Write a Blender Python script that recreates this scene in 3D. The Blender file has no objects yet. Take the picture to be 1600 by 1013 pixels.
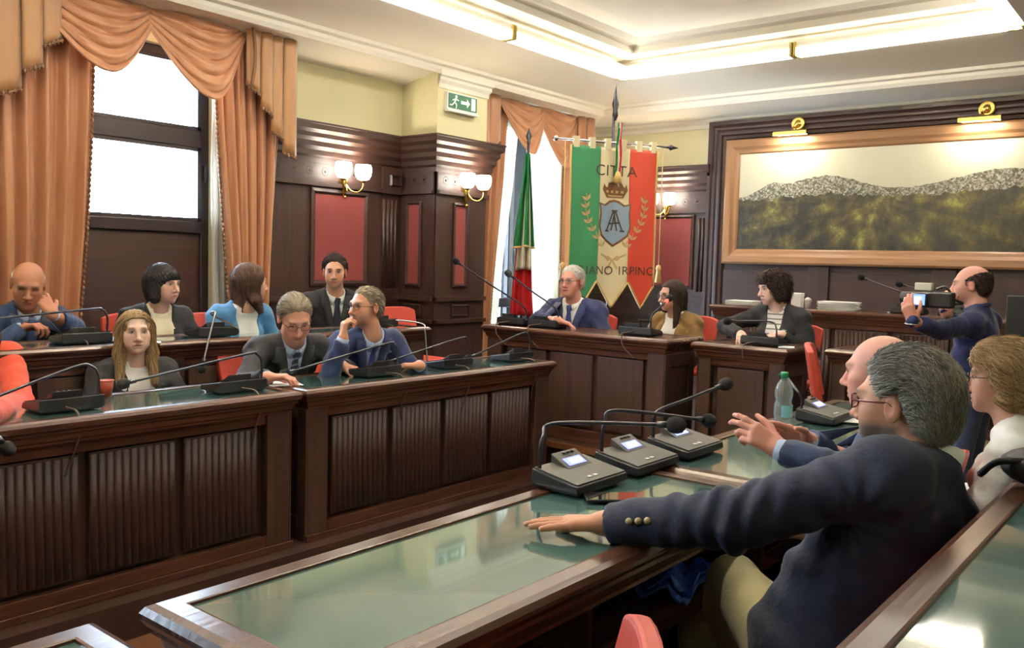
import bpy, bmesh, math, random
import numpy as np
from mathutils import Vector, Matrix
random.seed(7); np.random.seed(7)
R_ = math.radians
SC = bpy.context.scene
COL = SC.collection

# ------------------------------------------------------------------ camera
CAM_POS = np.array([0.0, 0.0, 1.60]); CAM_F = 1367.0
def _basis(yaw, pitch, roll):
    y, p, r = R_(yaw), R_(pitch), R_(roll)
    f = np.array([-math.sin(y)*math.cos(p), math.cos(y)*math.cos(p), math.sin(p)])
    rt = np.array([math.cos(y), math.sin(y), 0.0]); up = np.cross(rt, f)
    return rt*math.cos(r)+up*math.sin(r), -rt*math.sin(r)+up*math.cos(r), f
CR, CU, CF = _basis(39.0, -3.98, 1.55)
cd = bpy.data.cameras.new('camera'); cd.sensor_fit = 'HORIZONTAL'; cd.sensor_width = 36.0
cd.lens = CAM_F/1600*36; cd.clip_start = 0.02; cd.clip_end = 200
cam = bpy.data.objects.new('camera', cd); COL.objects.link(cam)
cam.matrix_world = Matrix(((CR[0], CU[0], -CF[0], CAM_POS[0]), (CR[1], CU[1], -CF[1], CAM_POS[1]), (CR[2], CU[2], -CF[2], CAM_POS[2]), (0, 0, 0, 1)))
SC.camera = cam
def _ray(x, y): return CF*CAM_F + CR*(x-800) + CU*(506.5-y)
def at(x, y, axis, val):            # where the sight line of a pixel meets a plane
    d = _ray(x, y); return CAM_POS + d*((val-CAM_POS[axis])/d[axis])
def atd(x, y, depth): return CAM_POS + _ray(x, y)*depth/CAM_F

# ------------------------------------------------------------------ daylight, exposure
W = bpy.data.worlds.new('world'); SC.world = W; W.use_nodes = True
_bg = W.node_tree.nodes['Background']; _bg.inputs[0].default_value = (0.62, 0.81, 1.0, 1); _bg.inputs[1].default_value = 20.0
SC.view_settings.view_transform = 'Standard'; SC.view_settings.look = 'None'
SC.view_settings.gamma = 1.0; SC.view_settings.use_curve_mapping = False
SC.view_settings.exposure = 1.1
SC.cycles.use_denoising = True; SC.cycles.max_bounces = 7; SC.cycles.sample_clamp_indirect = 8
SC.cycles.caustics_reflective = False; SC.cycles.caustics_refractive = False
WX, WY = -6.0, 8.83                 # window wall, painting wall
RX, FY = 1.7, -3.2                  # wall beside and behind the camera
WINS = [(2.40, 3.76, 0.35, 3.10), (6.78, 8.08, 0.30, 3.05), (-1.9, -0.5, 0.35, 3.10)]
def portal(y0, y1, z0, z1):
    l = bpy.data.lights.new('window_portal', 'AREA'); l.shape = 'RECTANGLE'; l.size = z1-z0; l.size_y = y1-y0
    l.cycles.is_portal = True
    o = bpy.data.objects.new('window_portal', l); COL.objects.link(o)
    o.location = (WX-0.28, (y0+y1)/2, (z0+z1)/2); o.rotation_euler = (0, -math.pi/2, 0)
for w in WINS: portal(*w)

# ------------------------------------------------------------------ materials
def srgb(r, g, b):
    f = lambda c: (c/255/12.92 if c/255 <= .04045 else ((c/255+.055)/1.055)**2.4)
    return (f(r), f(g), f(b), 1)
MATS = {}
def mat(name, col, rough=.5, metal=0, spec=.5, coat=0, emit=None, estr=0, noise=None, bump=None, sheen=0, trans=0, alpha=1, ior=1.5, sss=0):
    """noise=(scale vec, colour2, detail); bump=(scale vec, strength)"""
    if name in MATS: return MATS[name]
    m = bpy.data.materials.new(name); m.use_nodes = True; nt = m.node_tree; b = nt.nodes['Principled BSDF']
    b.inputs['Base Color'].default_value = col; b.inputs['Roughness'].default_value = rough; b.inputs['Metallic'].default_value = metal
    b.inputs['Specular IOR Level'].default_value = spec; b.inputs['Coat Weight'].default_value = coat; b.inputs['Coat Roughness'].default_value = .08
    b.inputs['IOR'].default_value = ior; b.inputs['Transmission Weight'].default_value = trans; b.inputs['Alpha'].default_value = alpha
    if sheen: b.inputs['Sheen Weight'].default_value = sheen; b.inputs['Sheen Roughness'].default_value = .4
    if sss: b.inputs['Subsurface Weight'].default_value = sss; b.inputs['Subsurface Radius'].default_value = (.01, .004, .002); b.inputs['Subsurface Scale'].default_value = 1
    if emit: b.inputs['Emission Color'].default_value = emit; b.inputs['Emission Strength'].default_value = estr
    tc = nt.nodes.new('ShaderNodeTexCoord')
    if noise:
        mp = nt.nodes.new('ShaderNodeMapping'); mp.inputs['Scale'].default_value = noise[0]; nt.links.new(tc.outputs['Object'], mp.inputs[0])
        n = nt.nodes.new('ShaderNodeTexNoise'); n.inputs['Scale'].default_value = 1; n.inputs['Detail'].default_value = noise[2]; n.inputs['Roughness'].default_value = .6
        nt.links.new(mp.outputs[0], n.inputs[0])
        cr = nt.nodes.new('ShaderNodeValToRGB'); cr.color_ramp.elements[0].position = .3; cr.color_ramp.elements[1].position = .7
        cr.color_ramp.elements[0].color = col; cr.color_ramp.elements[1].color = noise[1]
        nt.links.new(n.outputs[0], cr.inputs[0]); nt.links.new(cr.outputs[0], b.inputs['Base Color'])
    if bump:
        mp = nt.nodes.new('ShaderNodeMapping'); mp.inputs['Scale'].default_value = bump[0]; nt.links.new(tc.outputs['Object'], mp.inputs[0])
        n = nt.nodes.new('ShaderNodeTexNoise'); n.inputs['Scale'].default_value = 1; n.inputs['Detail'].default_value = 4; nt.links.new(mp.outputs[0], n.inputs[0])
        bp = nt.nodes.new('ShaderNodeBump'); bp.inputs['Strength'].default_value = bump[1]; bp.inputs['Distance'].default_value = .01
        nt.links.new(n.outputs[0], bp.inputs['Height']); nt.links.new(bp.outputs[0], b.inputs['Normal'])
    MATS[name] = m; return m
def vcol_mat(name, rough=.5, sss=0, spec=.4, bump=None, sheen=0):
    if name in MATS: return MATS[name]
    m = mat(name, (1, 1, 1, 1), rough, spec=spec, sss=sss, bump=bump, sheen=sheen); nt = m.node_tree
    a = nt.nodes.new('ShaderNodeVertexColor'); a.layer_name = 'Col'; nt.links.new(a.outputs[0], nt.nodes['Principled BSDF'].inputs['Base Color'])
    return m
def wood(ax, name='wood', c1=(52, 29, 21), c2=(84, 50, 36), rough=.28, coat=.35):
    s = [26, 26, 26]; s['xyz'.index(ax)] = 1.6
    return mat(f'{name}_{ax}', srgb(*c1), rough, spec=.5, coat=coat, noise=(tuple(s), srgb(*c2), 5), bump=(tuple(x*2 for x in s), .06))
WZ, WXm, WYm = wood('z'), wood('x'), wood('y')
PZ, PX, PY = [wood(a, 'panelling', (46, 28, 24), (64, 41, 34), .44, .05) for a in 'zxy']
M_white = mat('plaster_white', srgb(242, 236, 222), .75)
M_wall = mat('plaster_cream', srgb(226, 219, 178), .8, noise=((3, 3, 3), srgb(221, 213, 172), 2))
M_red = mat('red_fabric', srgb(134, 58, 56), .8, bump=((300, 300, 300), .1), sheen=.2)
M_glass_top = mat('teal_glass_top', srgb(84, 118, 112), .035, spec=.6, coat=1.0)
M_black = mat('black_plastic', srgb(24, 24, 27), .4)
M_grey_plastic = mat('taupe_plastic', srgb(74, 71, 64), .45)
M_foam = mat('foam_black', srgb(14, 14, 15), .95, bump=((500, 500, 500), .4))
M_chrome = mat('chrome', srgb(190, 190, 195), .2, metal=1)
M_brass = mat('brass', srgb(214, 178, 98), .22, metal=1)
M_gun = mat('gunmetal', srgb(70, 70, 76), .32, metal=.9)
M_frame_dark = mat('window_frame_dark', srgb(38, 28, 30), .35)
M_paper = mat('paper', srgb(240, 240, 238), .7)
M_chair_red = mat('chair_red', srgb(198, 74, 58), .45, bump=((200, 200, 200), .05))
M_chair_leg = mat('chair_leg_wood', srgb(92, 44, 30), .35, coat=.3)

# ------------------------------------------------------------------ mesh helpers
def me_from(name, v, f, smooth=False):
    m = bpy.data.meshes.new(name); m.from_pydata([tuple(map(float, p)) for p in v], [], [tuple(map(int, q)) for q in f]); m.update()
    if smooth: m.polygons.foreach_set('use_smooth', [True]*len(m.polygons))
    return m
class MB:
    def __init__(s): s.v = []; s.f = []; s.m = []; s.cur = 0
    def add(s, v, f):
        o = len(s.v); s.v += [tuple(map(float, p)) for p in v]; s.f += [tuple(int(i)+o for i in q) for q in f]; s.m += [s.cur]*len(f); return s
    def box(s, a, b):
        x0, y0, z0 = [min(p, q) for p, q in zip(a, b)]; x1, y1, z1 = [max(p, q) for p, q in zip(a, b)]
        return s.add([(x0, y0, z0), (x1, y0, z0), (x1, y1, z0), (x0, y1, z0), (x0, y0, z1), (x1, y0, z1), (x1, y1, z1), (x0, y1, z1)],
                     [(0, 3, 2, 1), (4, 5, 6, 7), (0, 1, 5, 4), (1, 2, 6, 5), (2, 3, 7, 6), (3, 0, 4, 7)])
    def quad(s, *p): return s.add(p, [tuple(range(len(p)))])
    def prism(s, poly, z0, z1):        # poly in xy, extruded in z
        n = len(poly); v = [(x, y, z0) for x, y in poly]+[(x, y, z1) for x, y in poly]
        return s.add(v, [tuple(range(n))[::-1], tuple(range(n, 2*n))]+[(i, (i+1) % n, n+(i+1) % n, n+i) for i in range(n)])
    def extrude(s, poly3, d):          # planar 3d polygon pushed along vector d
        n = len(poly3); d = np.array(d, float); v = [np.array(p, float) for p in poly3]; v += [p+d for p in v]
        return s.add(v, [tuple(range(n)), tuple(range(n, 2*n))[::-1]]+[(i, n+i, n+(i+1) % n, (i+1) % n) for i in range(n)])
    def tube(s, pts, r, n=8, cap=True):
        pts = [np.array(p, float) for p in pts]; k = len(pts); rs = r if hasattr(r, '__len__') else [r]*k
        T = [pts[min(i+1, k-1)]-pts[max(i-1, 0)] for i in range(k)]; T = [t/(np.linalg.norm(t)+1e-12) for t in T]
        u = np.cross(T[0], (0, 0, 1)); u = u if np.linalg.norm(u) > 1e-3 else np.cross(T[0], (1, 0, 0)); u /= np.linalg.norm(u)
        V = []
        for i in range(k):
            u = u-T[i]*(u@T[i]); u /= (np.linalg.norm(u)+1e-12); w = np.cross(T[i], u)
            V += [pts[i]+rs[i]*(u*math.cos(2*math.pi*j/n)+w*math.sin(2*math.pi*j/n)) for j in range(n)]
        F = [(i*n+j, i*n+(j+1) % n, (i+1)*n+(j+1) % n, (i+1)*n+j) for i in range(k-1) for j in range(n)]
        if cap: F += [tuple(range(n))[::-1], tuple(range((k-1)*n, k*n))]
        return s.add(V, F)
    def lathe(s, prof, c=(0, 0, 0), axis='z', n=16):     # prof [(r, h)]
        k = len(prof); V = []
        for r, h in prof:
            for j in range(n):
                a = 2*math.pi*j/n; p = (r*math.cos(a), r*math.sin(a), h)
                p = {'z': p, 'x': (h, p[0], p[1]), 'y': (p[0], h, -p[1])}[axis]
                V.append((p[0]+c[0], p[1]+c[1], p[2]+c[2]))
        F = [(i*n+j, i*n+(j+1) % n, (i+1)*n+(j+1) % n, (i+1)*n+j) for i in range(k-1) for j in range(n)]
        if prof[0][0] > 1e-6: F.append(tuple(range(n))[::-1])
        if prof[-1][0] > 1e-6: F.append(tuple(range((k-1)*n, k*n)))
        return s.add(V, F)
    def sphere(s, c, r, n=12, m=8):
        rr = r if hasattr(r, '__len__') else (r, r, r)
        V = [(c[0]+rr[0]*math.sin(math.pi*i/m)*math.cos(2*math.pi*j/n), c[1]+rr[1]*math.sin(math.pi*i/m)*math.sin(2*math.pi*j/n), c[2]+rr[2]*math.cos(math.pi*i/m)) for i in range(m+1) for j in range(n)]
        return s.add(V, [(i*n+j, (i+1)*n+j, (i+1)*n+(j+1) % n, i*n+(j+1) % n) for i in range(m) for j in range(n)])
    def grid(s, P):                    # P array (a, b, 3)
        a, b = P.shape[:2]
        return s.add(P.reshape(-1, 3), [(i*b+j, i*b+j+1, (i+1)*b+j+1, (i+1)*b+j) for i in range(a-1) for j in range(b-1)])
    def sweep(s, prof, path, closed=False, side=1):
        """prof [(outward, z)], path [(x,y)] horizontal with mitred corners; outward = to the right of travel * side"""
        n = len(path); k = len(prof); P = [np.array(p, float) for p in path]; rows = []
        for i in range(n):
            ds = []
            if closed or i > 0: d = P[i]-P[i-1]; ds.append(d/np.linalg.norm(d))
            if closed or i < n-1: d = P[(i+1) % n]-P[i]; ds.append(d/np.linalg.norm(d))
            nr = [np.array([d[1], -d[0]])*side for d in ds]
            m = nr[0] if len(nr) == 1 else (nr[0]+nr[1])/(1+nr[0]@nr[1])
            rows.append([(P[i][0]+m[0]*o, P[i][1]+m[1]*o, z) for o, z in prof])
        V = [p for r in rows for p in r]; F = []
        for i in range(n if closed else n-1):
            a, b = i*k, ((i+1) % n)*k
            F += [(a+j, a+j+1, b+j+1, b+j) for j in range(k-1)]
        return s.add(V, F)
    def mesh(s, name, smooth=False):
        m = me_from(name, s.v, s.f, smooth)
        if any(s.m): m.polygons.foreach_set('material_index', s.m)
        return m
def fix_normals(m):
    b = bmesh.new(); b.from_mesh(m); bmesh.ops.recalc_face_normals(b, faces=b.faces[:]); b.to_mesh(m); b.free()
def obj(name, mesh, material=None, parent=None, loc=None, rotz=0, smooth=False, bevel=0, recalc=True):
    if isinstance(mesh, MB): mesh = mesh.mesh(name, smooth)
    if recalc: fix_normals(mesh)
    if material is not None and not len(mesh.materials):
        for mm in (material if isinstance(material, (list, tuple)) else [material]): mesh.materials.append(mm)
    o = bpy.data.objects.new(name, mesh); COL.objects.link(o)
    if parent is not None: o.parent = parent
    if loc is not None: o.location = tuple(map(float, loc))
    if rotz: o.rotation_euler = (0, 0, rotz)
    if bevel:
        bv = o.modifiers.new('bevel', 'BEVEL'); bv.width = bevel; bv.segments = 2; bv.limit_method = 'ANGLE'
    return o
def tag(o, label=None, cat=None, group=None, kind=None):
    if label: o['label'] = label
    if cat: o['category'] = cat
    if group: o['group'] = group
    if kind: o['kind'] = kind
    return o
def thing(name, label, cat, loc=(0, 0, 0), rotz=0, group=None):
    o = bpy.data.objects.new(name, None); COL.objects.link(o); o.empty_display_size = .05
    o.location = tuple(map(float, loc)); o.rotation_euler = (0, 0, rotz); return tag(o, label, cat, group)
def struct(name, mesh, material, parent=None, **k):
    o = obj(name, mesh, material, parent, **k)
    if parent is None: o['kind'] = 'structure'
    return o
def dup(root, loc, rotz=0, label=None, group=None):
    def cp(o, par):
        c = o.copy(); COL.objects.link(c); c.parent = par
        for ch in [q for q in bpy.data.objects if q.parent == o and q not in made]: made.append(cp(ch, c))
        return c
    made = []; r = cp(root, None); r.location = tuple(map(float, loc)); r.rotation_euler = (0, 0, rotz)
    if label: r['label'] = label
    if group: r['group'] = group
    return r
def bez(p, n=16):
    """smooth Catmull-Rom polyline through points"""
    p = [np.array(q, float) for q in p]; out = []
    for i in range(len(p)-1):
        a, b, c, d = p[max(i-1, 0)], p[i], p[i+1], p[min(i+2, len(p)-1)]
        for t in np.linspace(0, 1, n, endpoint=False):
            out.append(.5*((2*b)+(-a+c)*t+(2*a-5*b+4*c-d)*t*t+(-a+3*b-3*c+d)*t**3))
    out.append(p[-1]); return out
# ------------------------------------------------------------------ floor and platforms
M_floor = mat('parquet', srgb(96, 62, 44), .3, coat=.3, noise=((2, 30, 2), srgb(120, 80, 56), 4))
struct('floor', MB().box((WX, FY, -.1), (RX, WY, 0)), M_floor)
struct('floor_left', MB().box((WX, FY, 0), (-3.42, 5.02, .16)), PY)
struct('floor_left_upper', MB().box((WX, FY, .16), (-4.42, 5.02, .335)), PY)
struct('floor_right', MB().box((-1.62, FY, 0), (RX, 4.9, .16)), PY)
struct('floor_right_upper', MB().box((-.44, FY, .16), (RX, 4.9, .32)), PY)
struct('floor_back', MB().box((WX, 5.02, 0), (-1.92, WY, .33)), PX)
struct('floor_back_step', MB().box((-3.38, 4.80, 0), (-1.92, 5.02, .17)), PX)
st = MB(); st.box((-4.4, 4.99, .295), (-1.90, 5.03, .335)); st.box((-3.38, 4.77, .135), (-1.90, 4.81, .175))
struct('trim_1', st, wood('x', 'step_edge', (112, 70, 44), (138, 90, 58)))

# ------------------------------------------------------------------ walls
PIER_Y0, PIER_Y1, PIER_X = 5.71, 6.39, -5.55
wl = MB(); ys = sorted(WINS); prev = FY
for y0, y1, z0, z1 in ys:
    wl.box((WX-.3, prev, 0), (WX, y0, 3.7)); wl.box((WX-.3, y0, 0), (WX, y1, z0)); wl.box((WX-.3, y0, z1), (WX, y1, 3.7)); prev = y1
wl.box((WX-.3, prev, 0), (WX, WY+.3, 3.7)); wl.box((WX, PIER_Y0, 0), (PIER_X, PIER_Y1, 3.4)); wl.box((WX, .3, 0), (PIER_X, 1.0, 3.4))
struct('wall_left', wl, M_wall)
struct('wall_back', MB().box((WX, WY, 0), (RX+.3, WY+.3, 3.7)), M_wall)
struct('wall_right', MB().box((RX, FY-.3, 0), (RX+.3, WY, 3.7)), M_wall)
struct('wall_front', MB().box((WX-.3, FY-.3, 0), (RX, FY, 3.7)), M_wall)

# ------------------------------------------------------------------ ceiling: sloping border, stepped tray, shallow vault
TX0, TX1, TY0, TY1 = -4.90, -1.28, -1.0, 7.73
cl = MB()
cl.sweep([(0, 3.21), (.44, 3.29), (.44, 3.27), (.47, 3.27), (.49, 3.30), (.49, 3.33), (.53, 3.34), (.53, 3.37), (.55, 3.375), (1.10, 3.49)], [(WX, FY), (WX, WY), (RX, WY)])
cl.quad((TX1, FY, 3.49), (RX, FY, 3.49), (RX, TY1, 3.49), (TX1, TY1, 3.49)); cl.quad((TX0, FY, 3.49), (TX1, FY, 3.49), (TX1, TY0, 3.49), (TX0, TY0, 3.49))
rect = [(TX0, TY0), (TX0, TY1), (TX1, TY1), (TX1, TY0)]
prof = [(0, 3.49), (0, 3.66), (.30, 3.66), (.30, 3.72), (.40, 3.73), (.46, 3.76)]+[(.46+1.3*math.sin(t), 3.76+.42*(1-math.cos(t))) for t in np.linspace(.15, math.pi/2, 10)]
cl.sweep(prof, rect, closed=True)
cl.quad(*[(x, y, 4.18) for x, y in ((TX0+1.75, TY0+1.75), (TX1-1.75, TY0+1.75), (TX1-1.75, TY1-1.75), (TX0+1.75, TY1-1.75))])
struct('ceiling', cl, M_white, recalc=False)
# small crown on the pier and along the painting wall
cr = MB(); cprof = [(0, 3.12), (.015, 3.12), (.02, 3.16), (.05, 3.19), (.05, 3.215), (.08, 3.23), (.08, 3.27), (0, 3.27)]
cr.sweep([(o*.6, z+.03) for o, z in cprof], [(PIER_X, PIER_Y0), (PIER_X, PIER_Y1), (WX, PIER_Y1)]); cr.sweep(cprof, [(WX, WY), (RX, WY)])
struct('trim_2', cr, M_white)

# ------------------------------------------------------------------ windows
def glass_mat():
    m = bpy.data.materials.new('window_glass'); m.use_nodes = True; nt = m.node_tree; nt.nodes.remove(nt.nodes['Principled BSDF'])
    t = nt.nodes.new('ShaderNodeBsdfTransparent'); g = nt.nodes.new('ShaderNodeBsdfGlossy'); g.inputs['Roughness'].default_value = .02
    f = nt.nodes.new('ShaderNodeFresnel'); f.inputs[0].default_value = 1.3; mx = nt.nodes.new('ShaderNodeMixShader')
    nt.links.new(f.outputs[0], mx.inputs[0]); nt.links.new(t.outputs[0], mx.inputs[1]); nt.links.new(g.outputs[0], mx.inputs[2]); nt.links.new(mx.outputs[0], nt.nodes['Material Output'].inputs[0]); return m
M_wglass = glass_mat()
def window(n, y0, y1, z0, z1, bars, solid_to=None, mull=None):
    xa, xb = WX-.16, WX-.06; f = .07
    fr = MB(); fr.box((xa, y0, z0), (xb, y0+f, z1)); fr.box((xa, y1-f, z0), (xb, y1, z1)); fr.box((xa, y0, z0), (xb, y1, z0+f)); fr.box((xa, y0, z1-f), (xb, y1, z1))
    for za, zb in bars: fr.box((xa+.01, y0+f, za), (xb+.015, y1-f, zb))
    if mull: fr.box((xa, mull-.04, z0), (xb, mull+.04, z1))
    w = struct(f'window_{n}', fr, M_frame_dark, bevel=.008)
    lev = [z0+f]+[z for b in bars for z in b]+[z1-f]; spans = [(lev[i], lev[i+1]) for i in range(0, len(lev), 2)]
    for za, zb in spans:
        for ya, yb in ([(y0+f, mull-.04), (mull+.04, y1-f)] if mull else [(y0+f, y1-f)]):
            if solid_to and zb <= solid_to: obj('lower_panel', MB().box((xa+.03, ya, za), (xb-.02, yb, zb)), PY, w)
            else: obj('pane', MB().box((xa+.045, ya, za), (xa+.051, yb, zb)), M_wglass, w)
    rv = MB().box((WX-.28, y0-.005, z0), (WX-.005, y0, z1)); obj('reveal', rv, M_white, w)
    return w
window(1, 2.40, 3.76, .35, 3.10, [(1.76, 1.85), (2.40, 2.53)], solid_to=1.8)
window(2, 6.78, 8.08, .30, 3.05, [(1.12, 1.22)], mull=7.43)
window(3, -1.9, -.5, .35, 3.10, [(1.76, 1.85), (2.40, 2.53)], solid_to=1.8)
sash = MB()
for za, zb in ((1.85, 2.40), (2.53, 3.03)):
    for a, b in (((2.47, za), (2.50, zb)), ((3.66, za), (3.69, zb)), ((2.47, za), (3.69, za+.025)), ((2.47, zb-.025), (3.69, zb))):
        sash.box((WX-.12, a[0], a[1]), (WX-.05, b[0], b[1]))
obj('sash', sash, M_frame_dark, bpy.data.objects['window_1'])
obj('handle', MB().box((WX-.05, 3.70, 2.15), (WX-.02, 3.72, 2.27)), M_gun, bpy.data.objects['window_1'], bevel=.004)

# ------------------------------------------------------------------ dark panelling with red fields
CORN = [(0, 2.40), (.03, 2.40), (.035, 2.44), (.05, 2.46), (.05, 2.50), (.075, 2.53), (.075, 2.57), (.10, 2.60), (.10, 2.635), (.13, 2.66), (.13, 2.70), (.14, 2.705), (.14, 2.72), (0, 2.72)]
def frame4(mb, P, u, v, n, u0, u1, v0, v1, w, d):
    """raised picture-frame moulding in a plane: origin P, axes u v, normal n"""
    P, u, v, n = [np.array(q, float) for q in (P, u, v, n)]
    pr = [(0, 0), (0, d), (w*.45, d*1.25), (w*.75, d*.5), (w, d*.4), (w, 0)]
    C = [(u0, v0, 1, 1), (u1, v0, -1, 1), (u1, v1, -1, -1), (u0, v1, 1, -1)]
    V = [P+u*(a+sa*o)+v*(b+sb*o)+n*h for a, b, sa, sb in C for o, h in pr]; k = len(pr)
    mb.add(V, [(i*k+j, i*k+j+1, ((i+1) % 4)*k+j+1, ((i+1) % 4)*k+j) for i in range(4) for j in range(k-1)])
def face_panel(par, P, u, n, a, b, z0, z1, fr=.05, d=.03, red=True):
    u = np.array(u, float); n = np.array(n, float); P = np.array(P, float)
    m = MB(); frame4(m, P, u, (0, 0, 1), n, a, b, z0, z1, fr, d); obj('panel_frame', m, PZ, par)
    q = [P+u*(a+fr*.8)+n*.013, P+u*(b-fr*.8)+n*.013]
    m = MB().extrude([(q[0][0], q[0][1], z0+fr*.8), (q[1][0], q[1][1], z0+fr*.8), (q[1][0], q[1][1], z1-fr*.8), (q[0][0], q[0][1], z1-fr*.8)], n*.006)
    obj('red_panel' if red else 'wood_panel', m, M_red if red else PZ, par)
_ros = MB(); _ros.lathe([(.0, .012), (.012, .012), (.016, .006), (.024, .006), (.03, .014), (.036, .012), (.04, 0)], axis='z', n=14)
ROS = _ros.mesh('rosette', True); fix_normals(ROS); ROS.materials.append(PZ)
def rosettes(par, P, u, n, us, z):
    for a in us:
        o = bpy.data.objects.new('rosette', ROS); COL.objects.link(o); o.parent = par
        u_ = np.array(u, float); n_ = np.array(n, float); p = np.array(P, float)+u_*a+n_*.018
        o.matrix_local = Matrix(((u_[0], 0, n_[0], p[0]), (u_[1], 0, n_[1], p[1]), (0, 1, 0, z), (0, 0, 0, 1)))
def flutes(par, P, u, n, a, b, z0, z1, k):
    u_ = np.array(u, float); n_ = np.array(n, float); P = np.array(P, float); w = (b-a)/k
    m = MB()
    pl = [P+u_*a, P+u_*b]; m.extrude([(pl[0][0], pl[0][1], z0), (pl[1][0], pl[1][1], z0), (pl[1][0], pl[1][1], z1), (pl[0][0], pl[0][1], z1)], n_*.02); obj('pilaster', m, PZ, par)
    for i in range(k):
        c = P+u_*(a+w*(i+.5))+n_*.02
        obj('flute', MB().tube([(c[0], c[1], z0+.05), (c[0], c[1], z1-.05)], w*.36, 8), PZ, par, smooth=True)
def boards(par, P, u, n, L, ztop=2.40):
    """backing slab, frieze board, dado rail, base"""
    u_ = np.array(u, float); n_ = np.array(n, float); P = np.array(P, float); Q = P+u_*L
    sl = lambda z0, z1, d: MB().extrude([(P[0], P[1], z0), (Q[0], Q[1], z0), (Q[0], Q[1], z1), (P[0], P[1], z1)], n_*d)
    obj('backing', sl(0, ztop, .012), PZ, par); obj('frieze', sl(2.24, 2.42, .03), PX if abs(u[0]) > .5 else PY, par)
    obj('rail', sl(2.205, 2.24, .05), PX if abs(u[0]) > .5 else PY, par); obj('rail', sl(1.235, 1.275, .045), PX if abs(u[0]) > .5 else PY, par)
    obj('rail', sl(1.03, 1.065, .05), PX if abs(u[0]) > .5 else PY, par); obj('base', sl(0, .5, .03), PX if abs(u[0]) > .5 else PY, par)
w3 = struct('trim_3', MB().sweep(CORN, [(WX, 3.80), (WX, PIER_Y0), (PIER_X, PIER_Y0), (PIER_X, PIER_Y1), (WX, PIER_Y1)]), PY)
# recess wall
P0 = (WX, 3.80, 0); u, n = (0, 1, 0), (1, 0, 0); boards(w3, P0, u, n, PIER_Y0-3.80)
face_panel(w3, P0, u, n, .86, 1.50, 1.36, 2.19, .06); flutes(w3, P0, u, n, 1.66, 1.85, 1.29, 2.2, 4)
rosettes(w3, P0, u, n, [.52, .68, .84, 1.0, 1.16, 1.32, 1.48], 2.33)
blk = MB().box((WX, 5.44, 2.20), (WX+.06, 5.67, 2.44)); obj('block', blk, PZ, w3); blk = MB(); frame4(blk, P0, u, (0, 0, 1), n, 1.70, 1.83, 2.27, 2.37, .02, .08); obj('block_frame', blk, PZ, w3)
for a, b in ((.86, 1.5), (.1, .8)): face_panel(w3, P0, u, n, a, b, .55, 1.0, .05, red=False)
# pier, side and front
P0 = (WX, PIER_Y0, 0); u, n = (1, 0, 0), (0, -1, 0); boards(w3, P0, u, n, PIER_X-WX)
face_panel(w3, P0, u, n, .10, .30, 1.36, 2.14, .04); rosettes(w3, P0, u, n, [.08, .2, .33], 2.33); face_panel(w3, P0, u, n, .1, .32, 1.09, 1.20, .02, red=False)
P0 = (PIER_X, PIER_Y0, 0); u, n = (0, 1, 0), (1, 0, 0); boards(w3, P0, u, n, PIER_Y1-PIER_Y0)
face_panel(w3, P0, u, n, .22, .42, 1.36, 2.14, .04); rosettes(w3, P0, u, n, [.1, .22, .34, .46, .58], 2.33); face_panel(w3, P0, u, n, .22, .46, 1.09, 1.20, .02, red=False)
# painting wall, low part and the taller surround
w4 = struct('trim_4', MB().sweep(CORN, [(WX, WY), (-4.38, WY)]), PX)
P0 = (WX, WY, 0); u, n = (1, 0, 0), (0, -1, 0); boards(w4, P0, u, n, 1.62)
face_panel(w4, P0, u, n, .78, 1.42, 1.36, 2.19, .05); face_panel(w4, P0, u, n, .1, .55, 1.36, 2.19, .05); rosettes(w4, P0, u, n, [.1+.15*i for i in range(10)], 2.33)
flutes(w4, P0, u, n, 1.46, 1.60, 1.29, 2.2, 3)
face_panel(w4, P0, u, n, .75, 1.4, .55, 1.0, .05, red=False)
PFX0, PFX1, PFZ0, PFZ1 = -4.19, -1.0, 1.66, 2.96
sw = MB()   # stepped surround going up and over the painting
sp = [(0, 0), (0, .10), (.035, .10), (.05, .085), (.07, .095), (.09, .095), (.105, .08), (.125, .085), (.145, .085), (.16, .065), (.19, .06), (.21, .03)]
for (xa, xb, za, zb) in ((-4.41, -.78, 1.2, 3.17),):
    C = [(xa, 0.3, 1), (xa, zb, 1), (xb, zb, -1), (xb, .3, -1)]
    V = [(x+s*o, WY-h, z-(o if z > 1 else 0)) for x, z, s in C for o, h in sp]; k = len(sp)
    sw.add(V, [(i*k+j, i*k+j+1, (i+1)*k+j+1, (i+1)*k+j) for i in range(3) for j in range(k-1)])
w5 = struct('trim_5', sw, PX)
obj('backing', MB().box((-4.30, WY-.03, .3), (-.85, WY, 3.05)), PX, w5)
for a, b in ((-4.2, -3.26), (-3.05, -2.1), (-1.9, -1.0)): obj('wood_panel', MB().box((a, WY-.045, 1.0), (b, WY-.03, 1.60)), PX, w5, bevel=.006)
for a in (-3.26, -2.1): obj('stile', MB().box((a, WY-.06, .5), (a+.2, WY-.03, 1.65)), PZ, w5, bevel=.004)
obj('right_panel', MB().box((-.78, WY-.03, 0), (RX, WY, 2.4)), PZ, w5)
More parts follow.
